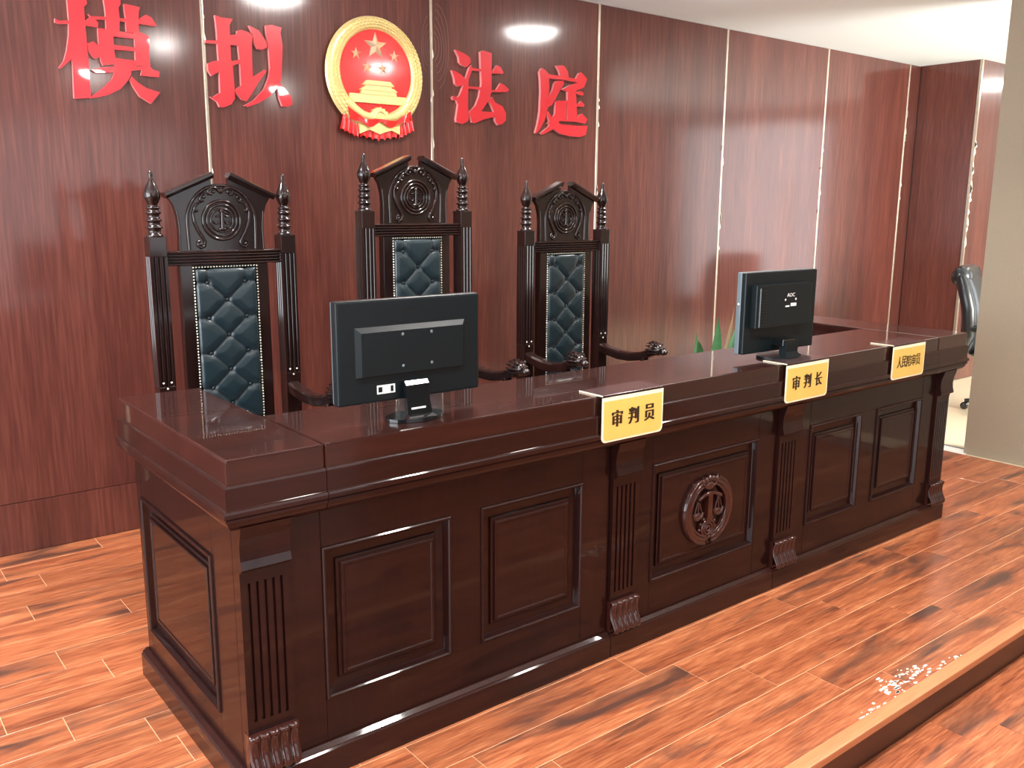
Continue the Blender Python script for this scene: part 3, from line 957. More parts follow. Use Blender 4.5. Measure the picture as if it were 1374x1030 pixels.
# gate tower: wall, platform and two tiers of roof
gx = -0.018 - sx
ga = empty('gate_tower', (gx, -0.022, 0))
ga.parent = emb
MB().box(-0.165, 0.165, -0.014, 0, -0.140, -0.098, 0.002).build('gate_wall', M['gold'], ga)
mb = MB()
for k in range(5):
    c = -0.10 + 0.05 * k
    mb.box(c - 0.008, c + 0.008, -0.016, -0.012, -0.140, -0.120, 0.0)
mb.build('gate_arches', M['gold'], ga)
MB().prism([(-0.105, -0.098), (0.105, -0.098), (0.098, -0.078), (-0.098, -0.078)], XZ, -0.017, 0).build('tower_body', M['gold'], ga)
MB().prism([(-0.108, -0.078), (0.108, -0.078), (0.084, -0.062), (-0.084, -0.062)], XZ, -0.022, 0).build('roof', M['gold'], ga)
MB().box(-0.078, 0.078, -0.014, 0, -0.062, -0.052).build('tower_body', M['gold'], ga)
MB().prism([(-0.088, -0.052), (0.088, -0.052), (0.066, -0.030), (-0.066, -0.030)], XZ, -0.022, 0).build('roof', M['gold'], ga)
# lower wheat stalks curving to the cog, red cloth and gold bow
mb = MB()
for sg in (-1, 1):
    pts = [(gx + sg * x, -0.036, z) for x, z in ((0.178, -0.135), (0.140, -0.172), (0.095, -0.198), (0.05, -0.208), (0.0, -0.205))]
    mb.tube(pts, [0.024, 0.022, 0.021, 0.019, 0.015], 10, flat=0.55)
mb.build('wheat_stalk', M['gold'], emb)
mb = MB()
pts = []
for k in range(48):
    a = math.pi * k / 47
    r = 0.053 + (0.005 if (k // 3) % 2 else 0)
    pts.append((gx + r * math.cos(a), -0.215 + r * math.sin(a)))
mb.prism(pts, XZ, -0.044, -0.02)
mb.tube(arc(gx, -0.212, 0.034, 0.034, 0, 180, 14, -0.046), 0.005, 6)
mb.build('cogwheel', M['gold'], emb)


def drape(pts_top, pts_bot, n, amp, y0, name):
    """pleated red cloth between two polylines"""
    def lerp(P, t):
        i = t * (len(P) - 1)
        k = min(int(i), len(P) - 2)
        f = i - k
        return (P[k][0] * (1 - f) + P[k + 1][0] * f, P[k][1] * (1 - f) + P[k + 1][1] * f)
    mb = MB()
    for side in (0, 1):
        def fn(u, v):
            a, b = lerp(pts_top, u), lerp(pts_bot, u)
            w = amp * math.sin(2 * math.pi * n * u) * (0.35 + 0.65 * v)
            return (gx + a[0] + (b[0] - a[0]) * v, y0 + w + 0.004 * side, a[1] + (b[1] - a[1]) * v - 0.006 * v * math.cos(2 * math.pi * n * u))
        mb.grid(int(n * 10) + 1, 6, fn)
    return mb.build(name, M['emb_red'], emb)


drape([(-0.190, -0.150), (-0.12, -0.215)], [(-0.222, -0.272), (-0.118, -0.312)], 4, 0.008, -0.030, 'ribbon')
drape([(0.12, -0.215), (0.190, -0.150)], [(0.118, -0.308), (0.214, -0.262)], 4, 0.008, -0.030, 'ribbon')
drape([(-0.185, -0.165), (-0.09, -0.222), (0, -0.215), (0.09, -0.222), (0.185, -0.165)],
      [(-0.17, -0.218), (-0.075, -0.257), (0, -0.235), (0.075, -0.254), (0.17, -0.212)], 3, 0.004, -0.050, 'ribbon_sash')
drape([(-0.118, -0.27), (0, -0.262), (0.118, -0.27)], [(-0.105, -0.302), (0, -0.318), (0.105, -0.300)], 6, 0.006, -0.026, 'ribbon_fringe')
MB().prism([(gx + a, b) for a, b in ((-0.118, -0.249), (-0.062, -0.253), (0, -0.236), (0.062, -0.253), (0.120, -0.244), (0.118, -0.286), (0.07, -0.268), (0.02, -0.282),
            (0, -0.290), (-0.02, -0.282), (-0.062, -0.270), (-0.116, -0.292))], XZ, -0.040, -0.02).build('gold_bow', M['gold'], emb)


# ================================================================== HIGH-BACKED JUDGE CHAIRS
def make_chair(dz, loc, label):
    """local frame: x across, -y towards the bench, z up; dz lengthens the back"""
    t = tag(empty('judge_chair', loc), label, 'chair', 'carved high-back judge chairs')
    W_, PX = 0.063, 0.258
    ZPT = 1.366 + dz
    for sg in (-1, 1):
        # fluted post
        mb = MB()
        h = W_ / 2
        mb.box(sg * PX - h, sg * PX + h, -h, h, 0.0, 0.80, 0.002)
        mb.box(sg * PX - h, sg * PX + h, -h, h, 1.292 + dz, ZPT, 0.002)
        pts = []
        for (ax, ay, bx, by) in ((-h, -h, h, -h), (h, -h, h, h), (h, h, -h, h), (-h, h, -h, -h)):
            pts.append((ax, ay))
            for c in (0.22, 0.5, 0.78):
                nx, ny = (-(by - ay), bx - ax)
                l = math.hypot(nx, ny)
                nx, ny = nx / l, ny / l
                for q, dp in ((-0.07, 0), (0.0, 0.006), (0.07, 0)):
                    pts.append((ax + (bx - ax) * (c + q) + nx * dp, ay + (by - ay) * (c + q) + ny * dp))
        mb.prism(pts, lambda a, b, d: (sg * PX + a, b, d), 0.80, 1.292 + dz)
        po = mb.build('post', M['chair'], t)
        for bx, bz in ((-0.015, 0.815), (0.015, 0.815), (0.0, 0.792)):
            MB().lathe([(0.0005, -0.003), (0.003, -0.002), (0.0042, 0.001)], (sg * PX + bx, -h - 0.001, bz), 'y', 10).build('bolt_cap', M['brass'], po)
        fp = [(0.030, 0.0), (0.031, 0.004), (0.030, 0.008), (0.024, 0.010), (0.0225, 0.020), (0.024, 0.029), (0.030, 0.031), (0.031, 0.034), (0.030, 0.037), (0.024, 0.039),
              (0.022, 0.048), (0.0235, 0.056), (0.029, 0.058), (0.030, 0.061), (0.029, 0.064), (0.023, 0.066), (0.021, 0.075), (0.0225, 0.083), (0.028, 0.085), (0.029, 0.088), (0.028, 0.091),
              (0.022, 0.093), (0.020, 0.100), (0.024, 0.103), (0.026, 0.106), (0.024, 0.109), (0.016, 0.112), (0.016, 0.116), (0.022, 0.126), (0.029, 0.143), (0.030, 0.156), (0.026, 0.172), (0.017, 0.192), (0.010, 0.206), (0.0075, 0.214),
              (0.0085, 0.228), (0.007, 0.238), (0.001, 0.241)]
        MB().lathe(fp, (sg * PX, 0, ZPT), 'z', 20).build('finial', M['chair'], t)
    # reeded top rail
    z0, z1 = 1.255 + dz, 1.311 + dz
    prof = [(0.020, z0)]
    for k in range(5):
        zc = z0 + (k + 0.5) * (z1 - z0) / 5
        hh = (z1 - z0) / 10
        prof += [(-0.012, zc - hh * 0.95), (-0.021, zc - hh * 0.5), (-0.0225, zc), (-0.021, zc + hh * 0.5), (-0.012, zc + hh * 0.95)]
    prof += [(0.020, z1)]
    MB().prism(prof, lambda a, b, d: (d, a, b), -PX + 0.03, PX - 0.03).build('top_rail', M['chair'], t)
    # crest board with notched gable
    Zc = dz
    half = [(0.170, 1.308), (0.168, 1.40), (0.172, 1.445), (0.183, 1.485), (0.203, 1.515), (0.034, 1.588), (0.034, 1.556), (0.018, 1.553), (0.0, 1.560)]
    out = [(a, b + Zc) for a, b in half] + [(-a, b + Zc) for a, b in reversed(half[:-1])]
    cr = MB().prism(out, XZ, 0.0, 0.024).build('crest_board', M['chair'], t)
    for sg in (-1, 1):
        A, B = Vector((sg * 0.216, 1.518 + Zc)), Vector((sg * 0.033, 1.598 + Zc))
        d = (B - A).normalized()
        nrm = Vector((-d.y, d.x)) * (1 if sg < 0 else -1)
        mb = MB()
        sec = [(-0.026, -0.002), (-0.026, 0.006), (-0.020, 0.010), (0.030, 0.010), (0.030, -0.006), (-0.006, -0.014), (-0.012, -0.014)]
        n = len(sec)
        vs = []
        for P in (A, B):
            for yy, hh in sec:
                q = P + nrm * hh
                vs.append((q.x, yy, q.y))
        mb.add(vs, [tuple(range(n)), tuple(range(2 * n - 1, n - 1, -1))] + [(k, k + n, (k + 1) % n + n, (k + 1) % n) for k in range(n)])
        mb.build('gable_moulding', M['chair'], cr)
    # arched bead round the carving
    mb = MB()
    pts = [(-0.132, -0.001, 1.314 + Zc), (-0.134, -0.001, 1.37 + Zc)] + [(p[0], -0.001, p[2]) for p in arc(0, 1.42 + Zc, 0.135, 0.138, 180, 0, 25)] + \
          [(0.134, -0.001, 1.37 + Zc), (0.132, -0.001, 1.314 + Zc)]
    mb.tube(pts, 0.0068, 8)
    for sg in (-1, 1):
        mb.tube([(sg * 0.166, 0.0, 1.312 + Zc), (sg * 0.164, 0.0, 1.40 + Zc), (sg * 0.170, 0.0, 1.46 + Zc)], 0.003, 6)
    mb.build('arch_bead', M['chair'], cr)
    # medallion: rings with scales, wreath stems
    mz = 1.425 + Zc
    mb = MB()
    for rr, th in ((0.074, 0.0062), (0.059, 0.0056), (0.044, 0.0045)):
        mb.tube(arc(0, mz, rr, rr, 0, 350, 32, -0.003), th, 8, closed=True)
    mb.tube([(0, -0.005, mz - 0.034), (0, -0.007, mz + 0.034)], [0.008, 0.005], 8)
    mb.tube([(-0.022, -0.006, mz + 0.014), (0, -0.007, mz + 0.020), (0.022, -0.006, mz + 0.014)], 0.004, 8)
    mb.ellipsoid((0, -0.006, mz + 0.035), (0.009, 0.007, 0.007))
    mb.ellipsoid((0, -0.005, mz - 0.034), (0.016, 0.007, 0.006))
    for sg in (-1, 1):
        mb.tube(arc(sg * 0.022, mz - 0.002, 0.011, 0.012, 180, 360, 9, -0.005), 0.0032, 6)
        mb.tube(arc(sg * 0.004, mz - 0.004, 0.034, 0.034, 90 + sg * 80 - 90 * 0 - (40 if sg > 0 else -40) - 90, (90 + sg * 80) - 90 + (20 if sg > 0 else -20), 9, -0.003), 0.003, 6)
    mb.build('medallion', M['chair'], cr)
    mb = MB()
    for sg in (-1, 1):
        # long S stem ending in a curl at the foot
        S = [(0.100, 0.055), (0.112, 0.030), (0.108, -0.005), (0.094, -0.040), (0.078, -0.066), (0.070, -0.082), (0.074, -0.098), (0.088, -0.104), (0.100, -0.096), (0.100, -0.082), (0.090, -0.078)]
        mb.tube([(sg * a, -0.003, mz + b) for a, b in S], [0.003, 0.005, 0.0065, 0.0065, 0.0065, 0.0065, 0.006, 0.006, 0.0055, 0.005, 0.006], 8)
        # crown curls
        C1 = [(0.004, 0.108), (0.018, 0.122), (0.036, 0.124), (0.050, 0.112), (0.046, 0.098), (0.034, 0.098)]
        mb.tube([(sg * a, -0.003, mz + b) for a, b in C1], [0.005, 0.0065, 0.0065, 0.0065, 0.006, 0.005], 8)
        C2 = [(0.058, 0.104), (0.072, 0.098), (0.082, 0.082), (0.078, 0.070), (0.068, 0.074)]
        mb.tube([(sg * a, -0.003, mz + b) for a, b in C2], [0.004, 0.006, 0.0065, 0.006, 0.005], 8)
        C3 = [(0.086, 0.066), (0.098, 0.060), (0.106, 0.044), (0.100, 0.034), (0.092, 0.038)]
        mb.tube([(sg * a, -0.003, mz + b) for a, b in C3], [0.004, 0.006, 0.0065, 0.006, 0.005], 8)
        for a, b in ((0.028, 0.108), (0.066, 0.088), (0.090, -0.090)):
            mb.ellipsoid((sg * a, -0.004, mz + b), (0.007, 0.007, 0.007), 8, 6)
    mb.ellipsoid((0, -0.004, mz + 0.112), (0.009, 0.006, 0.012))
    mb.build('scroll_carving', M['chair'], cr)
    # backboard with side stiles
    mb = MB()
    mb.box(-0.176, 0.176, 0.006, 0.026, 0.46, 1.262 + dz)
    bb2 = mb.build('backboard', M['chair'], t)
    for sg in (-1, 1):
        x0, x1 = sorted((sg * 0.128, sg * 0.176))
        MB().box(x0, x1, -0.012, 0.010, 0.46, 1.256 + dz, 0.003).build('stile', M['chair'], bb2)
    # tufted pad
    PXH, PZ0_, PZ1_ = 0.126, 0.56, 1.247 + dz
    btn = []
    for k in range(6):
        zr = 1.188 + dz - 0.139 * k
        if zr > PZ0_ + 0.02:
            btn += [(-0.076, zr), (0.076, zr)]
        zc = zr - 0.0695
        if zc > PZ0_ + 0.02:
            btn.append((0.0, zc))
    segs = []
    for (a, b) in btn:
        for (c, d) in btn:
            if b > d and abs(b - d - 0.0695) < 0.01 and abs(abs(a - c) - 0.076) < 0.01:
                segs.append((a, b, c, d))
    for (a, b) in btn:
        if abs(a) > 0.05:
            segs.append((a, b, math.copysign(PXH, a), b + 0.0))
    top = max(b for a, b in btn)
    segs += [(-0.076, top, -0.076, PZ1_), (0.076, top, 0.076, PZ1_)]

    def pad(u, v):
        x, z = -PXH + 2 * PXH * u, PZ0_ + (PZ1_ - PZ0_) * v
        ed = min(x + PXH, PXH - x, z - PZ0_, PZ1_ - z)
        hgt = 0.026 * (1 - math.exp(-ed / 0.006))
        db = min((x - a) ** 2 + (z - b) ** 2 for a, b in btn)
        hgt -= 0.010 * math.exp(-db / (2 * 0.009 ** 2))
        best = 1.0
        for (a, b, c, d) in segs:
            vx, vz = c - a, d - b
            l2 = vx * vx + vz * vz
            tt = max(0, min(1, ((x - a) * vx + (z - b) * vz) / l2))
            dd = (x - a - tt * vx) ** 2 + (z - b - tt * vz) ** 2
            best = min(best, dd)
        hgt -= 0.0050 * math.exp(-math.sqrt(best) / 0.0030)
        hgt += 0.004 * min(1.0, math.sqrt(min(best, db)) / 0.03)
        return (x, 0.004 - max(0.0, hgt), z)
    pd = MB().grid(53, 141, pad).build('tufted_pad', M['leather'], t)
    bme = None
    for a, b in btn:
        if bme is None:
            bme = MB().ellipsoid((0, 0, 0), (0.0075, 0.005, 0.0075), 12, 8).mesh('button', M['leather'])
        inst('button', bme, pd, (a, -0.0135, b))
    mb = MB()
    def nail(x, z):
        mb.lathe([(0.0005, -0.0040), (0.0030, -0.0028), (0.0040, 0.0)], (x, -0.0135, z), 'y', 7)
    for k in range(23):
        nail(-PXH - 0.001 + 2 * (PXH + 0.001) * k / 22, PZ1_ + 0.001)
    nz_ = int((PZ1_ - PZ0_) / 0.0115)
    for k in range(nz_):
        for sg in (-1, 1):
            nail(sg * (PXH + 0.001), PZ1_ - (PZ1_ - PZ0_) * k / nz_)
        MB().box(-PXH - 0.005, PXH + 0.005, -0.0135, -0.004, PZ0_ - 0.004, PZ1_ + 0.005, 0.001).build('leather_border', M['leather'], t)
    nm = mb.build('nailhead_trim', M['brass'], t)
    nm['kind'] = 'stuff'
    # seat, aprons, legs
    MB().box(-0.29, 0.29, -0.53, 0.03, 0.40, 0.455, 0.006).build('seat_frame', M['chair'], t)

    def cushion(u, v):
        x, y = -0.27 + 0.54 * u, -0.52 + 0.50 * v
        e = min(u, 1 - u, v, 1 - v)
        return (x, y, 0.455 + 0.06 * (1 - math.exp(-e / 0.06)))
    MB().grid(21, 21, cushion).build('seat_cushion', M['leather'], t)
    for sg in (-1, 1):
        mb = MB()
        mb.lathe([(0.022, 0.0), (0.030, 0.02), (0.020, 0.06), (0.026, 0.20), (0.034, 0.34), (0.034, 0.405)], (sg * 0.25, -0.49, 0), 'z', 14)
        mb.build('leg', M['chair'], t)
        # arm: sweeping down then up into a carved beast head
        ap = [(0.256, -0.02, 0.742), (0.258, -0.08, 0.728), (0.262, -0.16, 0.716), (0.266, -0.24, 0.716), (0.270, -0.31, 0.728), (0.272, -0.36, 0.746), (0.272, -0.40, 0.764)]
        mb = MB()
        vs, fs = [], []
        sec = [(-0.024, -0.022), (0.024, -0.022), (0.026, 0.0), (0.026, 0.014), (0.018, 0.022), (-0.018, 0.022), (-0.026, 0.014), (-0.026, 0.0)]
        for (x, y, z) in ap:
            vs += [(sg * x + a, y, z + b) for a, b in sec]
        n = len(sec)
        for i in range(len(ap) - 1):
            for k in range(n):
                fs.append((i * n + k, i * n + (k + 1) % n, (i + 1) * n + (k + 1) % n, (i + 1) * n + k))
        fs += [tuple(range(n - 1, -1, -1)), tuple(range((len(ap) - 1) * n, len(ap) * n))]
        mb.add(vs, fs)
        ar = mb.build('arm', M['chair'], t)
        mb = MB()
        hx, hy, hz = sg * 0.272, -0.420, 0.772
        mb.ellipsoid((hx, hy, hz), (0.030, 0.036, 0.030))
        mb.ellipsoid((hx, hy - 0.034, hz - 0.008), (0.019, 0.024, 0.017))
        mb.ellipsoid((hx, hy - 0.052, hz - 0.004), (0.011, 0.010, 0.008))
        for q in range(9):
            a = math.radians(-30 + 240 * q / 8)
            for rr, yy in ((0.030, 0.008), (0.034, 0.034)):
                mb.tube([(hx + rr * 0.7 * math.cos(a), hy + yy - 0.022, hz + rr * 0.7 * math.sin(a)), (hx + rr * 1.12 * math.cos(a), hy + yy + 0.004, hz + rr * 1.12 * math.sin(a)),
                         (hx + rr * 0.95 * math.cos(a), hy + yy + 0.028, hz + rr * 0.95 * math.sin(a))], [0.003, 0.008, 0.003], 6)
        for s2 in (-1, 1):
            mb.ellipsoid((hx + s2 * 0.014, hy - 0.028, hz + 0.012), (0.006, 0.006, 0.006), 8, 6)
            mb.ellipsoid((hx + s2 * 0.022, hy - 0.004, hz + 0.026), (0.008, 0.006, 0.010), 8, 6)
        mb.build('carved_head', M['chair'], ar)
        mb = MB()
        mb.lathe([(0.026, 0.0), (0.018, 0.03), (0.022, 0.09), (0.028, 0.16), (0.018, 0.22), (0.024, 0.27)], (sg * 0.268, -0.33, 0.452), 'z', 14)
        mb.build('arm_support', M['chair'], ar)
    return t


CY = 1.53
make_chair(0.0, (0.604, CY, 0), 'carved high-back chair nearest the left end of the bench, behind the wide monitor')
make_chair(0.095, (1.492, CY, 0), 'tallest carved high-back chair in the middle, directly under the round emblem')
make_chair(0.0, (2.392, CY, 0), 'carved high-back chair on the right, with both lion-headed arms showing')


# ================================================================== MONITORS
def monitor_wide():
    t = tag(empty('computer_monitor', (0.575, 0.115, BH)), 'wide black monitor seen from behind, in front of the left chair', 'monitor')
    w, h = 0.452, 0.276
    z0 = 0.056
    # shell: bevelled slab, camera side is -y
    b = MB().box(-w / 2, w / 2, -0.004, 0.028, z0, z0 + h, 0.006).build('back_shell', M['black'], t)
    MB().box(-w / 2 + 0.002, w / 2 - 0.002, 0.020, 0.034, z0 + 0.002, z0 + h - 0.002, 0.004).build('bezel', M['grey_edge'], t)
    MB().box(-w / 2 + 0.018, w / 2 - 0.018, 0.0335, 0.0348, z0 + 0.022, z0 + h - 0.018).build('screen', M['screen'], t)
    # raised rear housing with sloped sides
    x0, x1, za, zb = -0.176, 0.176, z0 + 0.072, z0 + 0.206
    i = 0.015
    vs = [(x0, -0.003, za), (x1, -0.003, za), (x1, -0.003, zb), (x0, -0.003, zb), (x0 + i, -0.015, za + 0.003), (x1 - i, -0.015, za + 0.003), (x1 - i, -0.015, zb - i), (x0 + i, -0.015, zb - i)]
    hs = MB().add(vs, [(4, 5, 6, 7), (0, 1, 5, 4), (1, 2, 6, 5), (2, 3, 7, 6), (3, 0, 4, 7), (0, 3, 2, 1)]).build('rear_housing', M['black'], b)
    cx = 0.586 - 0.575
    for sx_ in (-0.046, 0.046):
        for sz_ in (0.094, 0.180):
            MB().lathe([(0.0005, -0.0012), (0.0035, -0.001), (0.0045, 0.0)], (cx + sx_, -0.0152, z0 + sz_), 'y', 12).build('screw', M['grey_edge'], hs)
    lo = text_mesh('BenQ', 0.013, 0.056, 0.0006).build('maker_mark', M['dark_print'], b)
    lo.location = (0.002, -0.0046, z0 + 0.238)
    st = MB().box(-0.112, -0.056, -0.0046, -0.0036, z0 + 0.022, z0 + 0.046).build('rating_sticker', M['white'], b)
    MB().box(-0.108, -0.096, -0.0052, -0.0044, z0 + 0.027, z0 + 0.041).build('sticker_print', M['black'], st)
    MB().box(-0.070, -0.062, -0.0052, -0.0044, z0 + 0.026, z0 + 0.042).build('sticker_print', M['black'], st)
    # stand: tapering glossy neck leaning to the camera and an oval foot
    nk = [(-0.034, 0.034, -0.006, 0.108), (-0.036, 0.036, -0.022, 0.108), (-0.036, 0.036, -0.030, 0.098), (-0.037, 0.037, -0.034, 0.050), (-0.039, 0.039, -0.042, 0.016), (-0.044, 0.044, -0.062, 0.008)]
    mb = MB()
    vs, fs = [], []
    for a, c, y, z in nk:
        vs += [(a, y, z), (c, y, z), (c, y + 0.016, z - 0.002), (a, y + 0.016, z - 0.002)]
    for q in range(len(nk) - 1):
        for k in range(4):
            fs.append((4 * q + k, 4 * q + (k + 1) % 4, 4 * q + 4 + (k + 1) % 4, 4 * q + 4 + k))
    n = 4 * (len(nk) - 1)
    fs += [(3, 2, 1, 0), (n, n + 1, n + 2, n + 3)]
    mb.add(vs, fs)
    ne = mb.build('stand_neck', M['black_gloss'], t)
    MB().box(-0.026, 0.020, -0.0385, -0.0365, 0.024, 0.036).build('neck_label', M['white'], ne)
    pts = []
    for k in range(40):
        a = 2 * math.pi * k / 40
        pts.append((0.088 * math.cos(a), -0.012 + 0.055 * math.sin(a)))
    MB().prism(pts, lambda a, b_, d: (a, b_, d), 0.001, 0.010, True).build('stand_foot', M['black_gloss'], t)
    return t


def monitor_square():
    t = tag(empty('computer_monitor', (2.262, 0.125, BH)), 'smaller squarer black monitor seen from behind, at the middle sign', 'monitor')
    w, h, z0 = 0.432, 0.308, 0.026
    b = MB().box(-w / 2, w / 2, -0.006, 0.026, z0, z0 + h, 0.005).build('back_shell', M['black'], t)
    MB().box(-w / 2 - 0.001, w / 2 + 0.001, 0.014, 0.036, z0 - 0.001, z0 + h + 0.001, 0.004).build('bezel', M['grey_edge'], t)
    MB().box(-w / 2 + 0.016, w / 2 - 0.016, 0.0355, 0.0368, z0 + 0.016, z0 + h - 0.016).build('screen', M['screen'], t)
    x0, x1, za, zb = -0.184, 0.150, z0 + 0.098, z0 + 0.262
    mb = MB().box(x0, x1, -0.034, -0.004, za, zb, 0.004)
    hs = mb.build('rear_housing', M['black'], b)
    mb = MB()
    for k in range(12):
        z = za + 0.012 + k * 0.0115
        mb.box(x0 + 0.028, x0 + 0.062, -0.0352, -0.0336, z, z + 0.005)
    mb.build('vent_slots', M['dark_print'], hs)
    MB().box(x0 + 0.016, x0 + 0.021, -0.0370, -0.0335, za + 0.006, zb - 0.012, 0.001).build('housing_edge', M['grey_edge'], hs)
    lo = text_mesh('AOC', 0.014, 0.046, 0.0008).build('maker_mark', M['white'], hs)
    lo.location = (0.018, -0.0346, z0 + 0.218)
    for dx in (-0.032, 0.032):
        MB().lathe([(0.0005, -0.0012), (0.0035, -0.001), (0.0045, 0.0)], (0.018 + dx, -0.0342, z0 + 0.200), 'y', 12).build('screw', M['white'], hs)
    MB().box(0.019, 0.053, -0.0352, -0.0336, z0 + 0.174, z0 + 0.186).build('rating_sticker', M['white'], hs)
    MB().box(-0.012, 0.011, -0.0352, -0.0336, z0 + 0.172, z0 + 0.178).build('rating_sticker', M['white'], hs)
    MB().lathe([(0.001, -0.002), (0.004, -0.0015), (0.005, 0.002)], (-w / 2 - 0.001, 0.024, z0 + 0.190), 'x', 12).build('side_button', M['white'], b)
    # stand
    mb = MB()
    mb.box(-0.045, 0.03, -0.060, -0.004, 0.050, 0.078, 0.003)
    mb.build('stand_hinge', M['black_gloss'], t)
    vs = []
    for z, y0, hw in ((0.066, -0.074, 0.034), (0.03, -0.070, 0.036), (0.008, -0.078, 0.042)):
        vs += [(-hw - 0.004, y0, z), (hw - 0.004, y0, z), (hw - 0.004, y0 + 0.032, z), (-hw - 0.004, y0 + 0.032, z)]
    fs = [(3, 2, 1, 0), (8, 9, 10, 11)]
    for q in range(2):
        for k in range(4):
            fs.append((4 * q + k, 4 * q + (k + 1) % 4, 4 * q + 4 + (k + 1) % 4, 4 * q + 4 + k))
    MB().add(vs, fs).build('stand_neck', M['black'], t)
    pts = [(0.10 * math.cos(2 * math.pi * k / 36), -0.008 + 0.075 * math.sin(2 * math.pi * k / 36)) for k in range(36)]
    MB().prism(pts, lambda a, b_, d: (a, b_, d), 0.001, 0.009, True).build('stand_foot', M['black'], t)
    return t


m1 = monitor_wide()
m2 = monitor_square()
m2.rotation_euler = (0, 0, math.radians(-2))

# ================================================================== POTTED PLANT BEHIND THE BENCH
pl = tag(empty('potted_plant', (3.24, 1.26, 0)), 'green strap-leaved potted plant peeking above the bench by the square monitor', 'plant')
MB().lathe([(0.09, 0.0), (0.13, 0.22), (0.14, 0.30), (0.15, 0.31), (0.15, 0.33), (0.135, 0.33), (0.13, 0.29), (0.01, 0.285)], (0, 0, 0), 'z', 28).build('pot', M['pot'], pl)
MB().lathe([(0.128, 0.0), (0.06, 0.012), (0.002, 0.016)], (0, 0, 0.285), 'z', 20).build('soil', M['soil'], pl)


def leaf(base, tip, bend, width, mat):
    A, B = Vector(base), Vector(tip)
    mid = (A + B) / 2 + Vector(bend)
    d = (B - A)
    side = Vector((-0.55, 0.75, 0)) if abs(d.x) < abs(d.z) else Vector((0.3, -0.75, 0.55))
    side = (side - d.normalized() * side.dot(d.normalized())).normalized()
    up = side.cross(d).normalized()
    view = (CAM_POS - A).normalized()
    mb = MB()
    for sd in (0, 1):
        def fn(u, v):
            p = A * (1 - v) ** 2 + mid * 2 * v * (1 - v) + B * v * v
            wv = width * (0.35 + 1.1 * v * (1 - v) * 2.2) * (1 - v ** 4)
            return p + side * wv * (u - 0.5) + up * (0.010 * abs(u - 0.5) + 0.0015 * sd)
        mb.grid(5, 12, fn)
    return mb.build('leaf', mat, pl)


for (tip, bend, w, mt) in (((0.16, -0.10, 0.925), (0.05, 0.0, 0.10), 0.045, 'leaf'), ((0.02, -0.04, 0.89), (0.06, 0, 0.10), 0.07, 'leaf'), ((0.24, 0.02, 0.93), (0.06, 0, 0.06), 0.035, 'leaf_dark'),
                           ((-0.16, -0.06, 0.765), (-0.02, 0, 0.22), 0.055, 'leaf'), ((-0.21, -0.26, 0.735), (-0.02, -0.02, 0.16), 0.06, 'leaf'),
                           ((-0.30, -0.34, 0.70), (-0.05, -0.02, 0.12), 0.045, 'leaf_dark'), ((0.02, 0.10, 0.80), (0, 0.05, 0.06), 0.05, 'leaf'), ((0.20, -0.16, 0.78), (0.05, -0.05, 0.1), 0.06, 'leaf'),
                           ((0.26, 0.16, 0.72), (0.06, 0.06, 0.12), 0.05, 'leaf')):
    leaf((tip[0] * 0.1, tip[1] * 0.1, 0.29), tip, bend, w, M[mt])

# ================================================================== OFFICE CHAIR IN THE HALLWAY
oc = tag(empty('office_chair', (6.14, 0.92, -0.006), math.radians(16)), 'black padded leather office chair half hidden behind the beige wall', 'chair')


def cushion_pad(w, h, th, curve, name, z0, y0, parent):
    def fn(u, v):
        a = 2 * math.pi * u
        s = 0.5 - 0.5 * math.cos(math.pi * v)
        x = (w / 2) * math.copysign(abs(math.cos(a)) ** 0.6, math.cos(a))
        y = (th / 2) * math.copysign(abs(math.sin(a)) ** 0.6, math.sin(a))
        e = abs(2 * s - 1)
        kx = 0.80 + 0.20 * math.sqrt(max(0.0, 1 - e ** 6))
        ky = math.sqrt(max(0.0, 1 - e ** 8)) * 0.99 + 0.01
        return (x * kx, y0 + y * ky - curve * math.sin(math.pi * s) + 0.10 * s * s, z0 + h * s)
    mb = MB()
    mb.grid(36, 26, fn, True, True)
    return mb.build(name, M['office_leather'], parent)


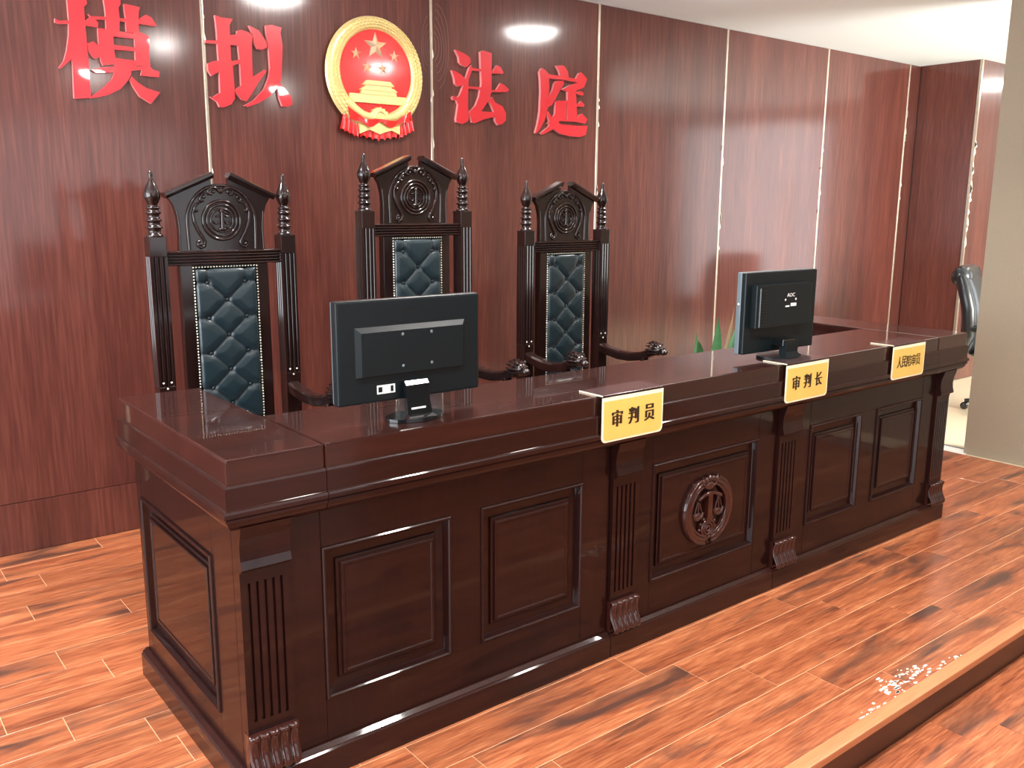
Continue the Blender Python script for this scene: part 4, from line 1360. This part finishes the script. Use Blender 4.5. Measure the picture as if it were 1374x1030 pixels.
bk = cushion_pad(0.54, 0.62, 0.14, 0.03, 'backrest', 0.45, 0.20, oc)
MB().tube([(x, 0.285 - 0.25 * x * x, 1.005) for x in (-0.262, -0.255, -0.235, -0.20, -0.10, 0.0, 0.10, 0.20, 0.235, 0.255, 0.262)],
          [0.004, 0.035, 0.058, 0.072, 0.076, 0.077, 0.076, 0.072, 0.058, 0.035, 0.004], 18).build('headrest_roll', M['office_leather'], bk)
for sg in (-1, 1):
    MB().tube([(sg * 0.235, 0.215, 0.47), (sg * 0.262, 0.175, 0.60), (sg * 0.268, 0.195, 0.78), (sg * 0.255, 0.245, 0.95), (sg * 0.215, 0.285, 1.04)],
              [0.03, 0.045, 0.048, 0.045, 0.03], 12).build('side_bolster', M['office_leather'], bk)
mb = MB()
def seatf(u, v):
    a = 2 * math.pi * u
    k = math.sin(math.pi * (0.05 + 0.9 * v)) ** 0.4
    return (0.26 * math.copysign(abs(math.cos(a)) ** 0.5, math.cos(a)) * k, -0.06 + 0.26 * math.copysign(abs(math.sin(a)) ** 0.5, math.sin(a)) * k, 0.40 + 0.11 * v)
mb.grid(32, 10, seatf, True, True)
mb.add([seatf(k / 32, 1) for k in range(32)], [tuple(range(32))])
mb.add([seatf(k / 32, 0) for k in range(32)], [tuple(range(32))])
mb.build('seat', M['office_leather'], oc)
for sg in (-1, 1):
    MB().tube([(sg * 0.28, 0.20, 0.64), (sg * 0.30, 0.02, 0.66), (sg * 0.30, -0.16, 0.65), (sg * 0.29, -0.2, 0.56), (sg * 0.25, -0.12, 0.44)], 0.024, 10).build('armrest', M['black'], oc)
MB().lathe([(0.03, 0.0), (0.03, 0.20), (0.022, 0.20), (0.022, 0.34)], (0, -0.04, 0.08), 'z', 16).build('gas_column', M['black'], oc)
for k in range(5):
    a = 2 * math.pi * k / 5 + 0.3
    c, s = math.cos(a), math.sin(a)
    lg = MB().tube([(0, -0.04, 0.10), (0.24 * c, -0.04 + 0.24 * s, 0.066)], [0.026, 0.016], 8).build('base_arm', M['black'], oc)
    MB().lathe([(0.012, -0.014), (0.028, -0.012), (0.028, 0.012), (0.012, 0.014)], (0.24 * c, -0.04 + 0.24 * s, 0.028), 'x', 14).build('castor', M['black_gloss'], lg)
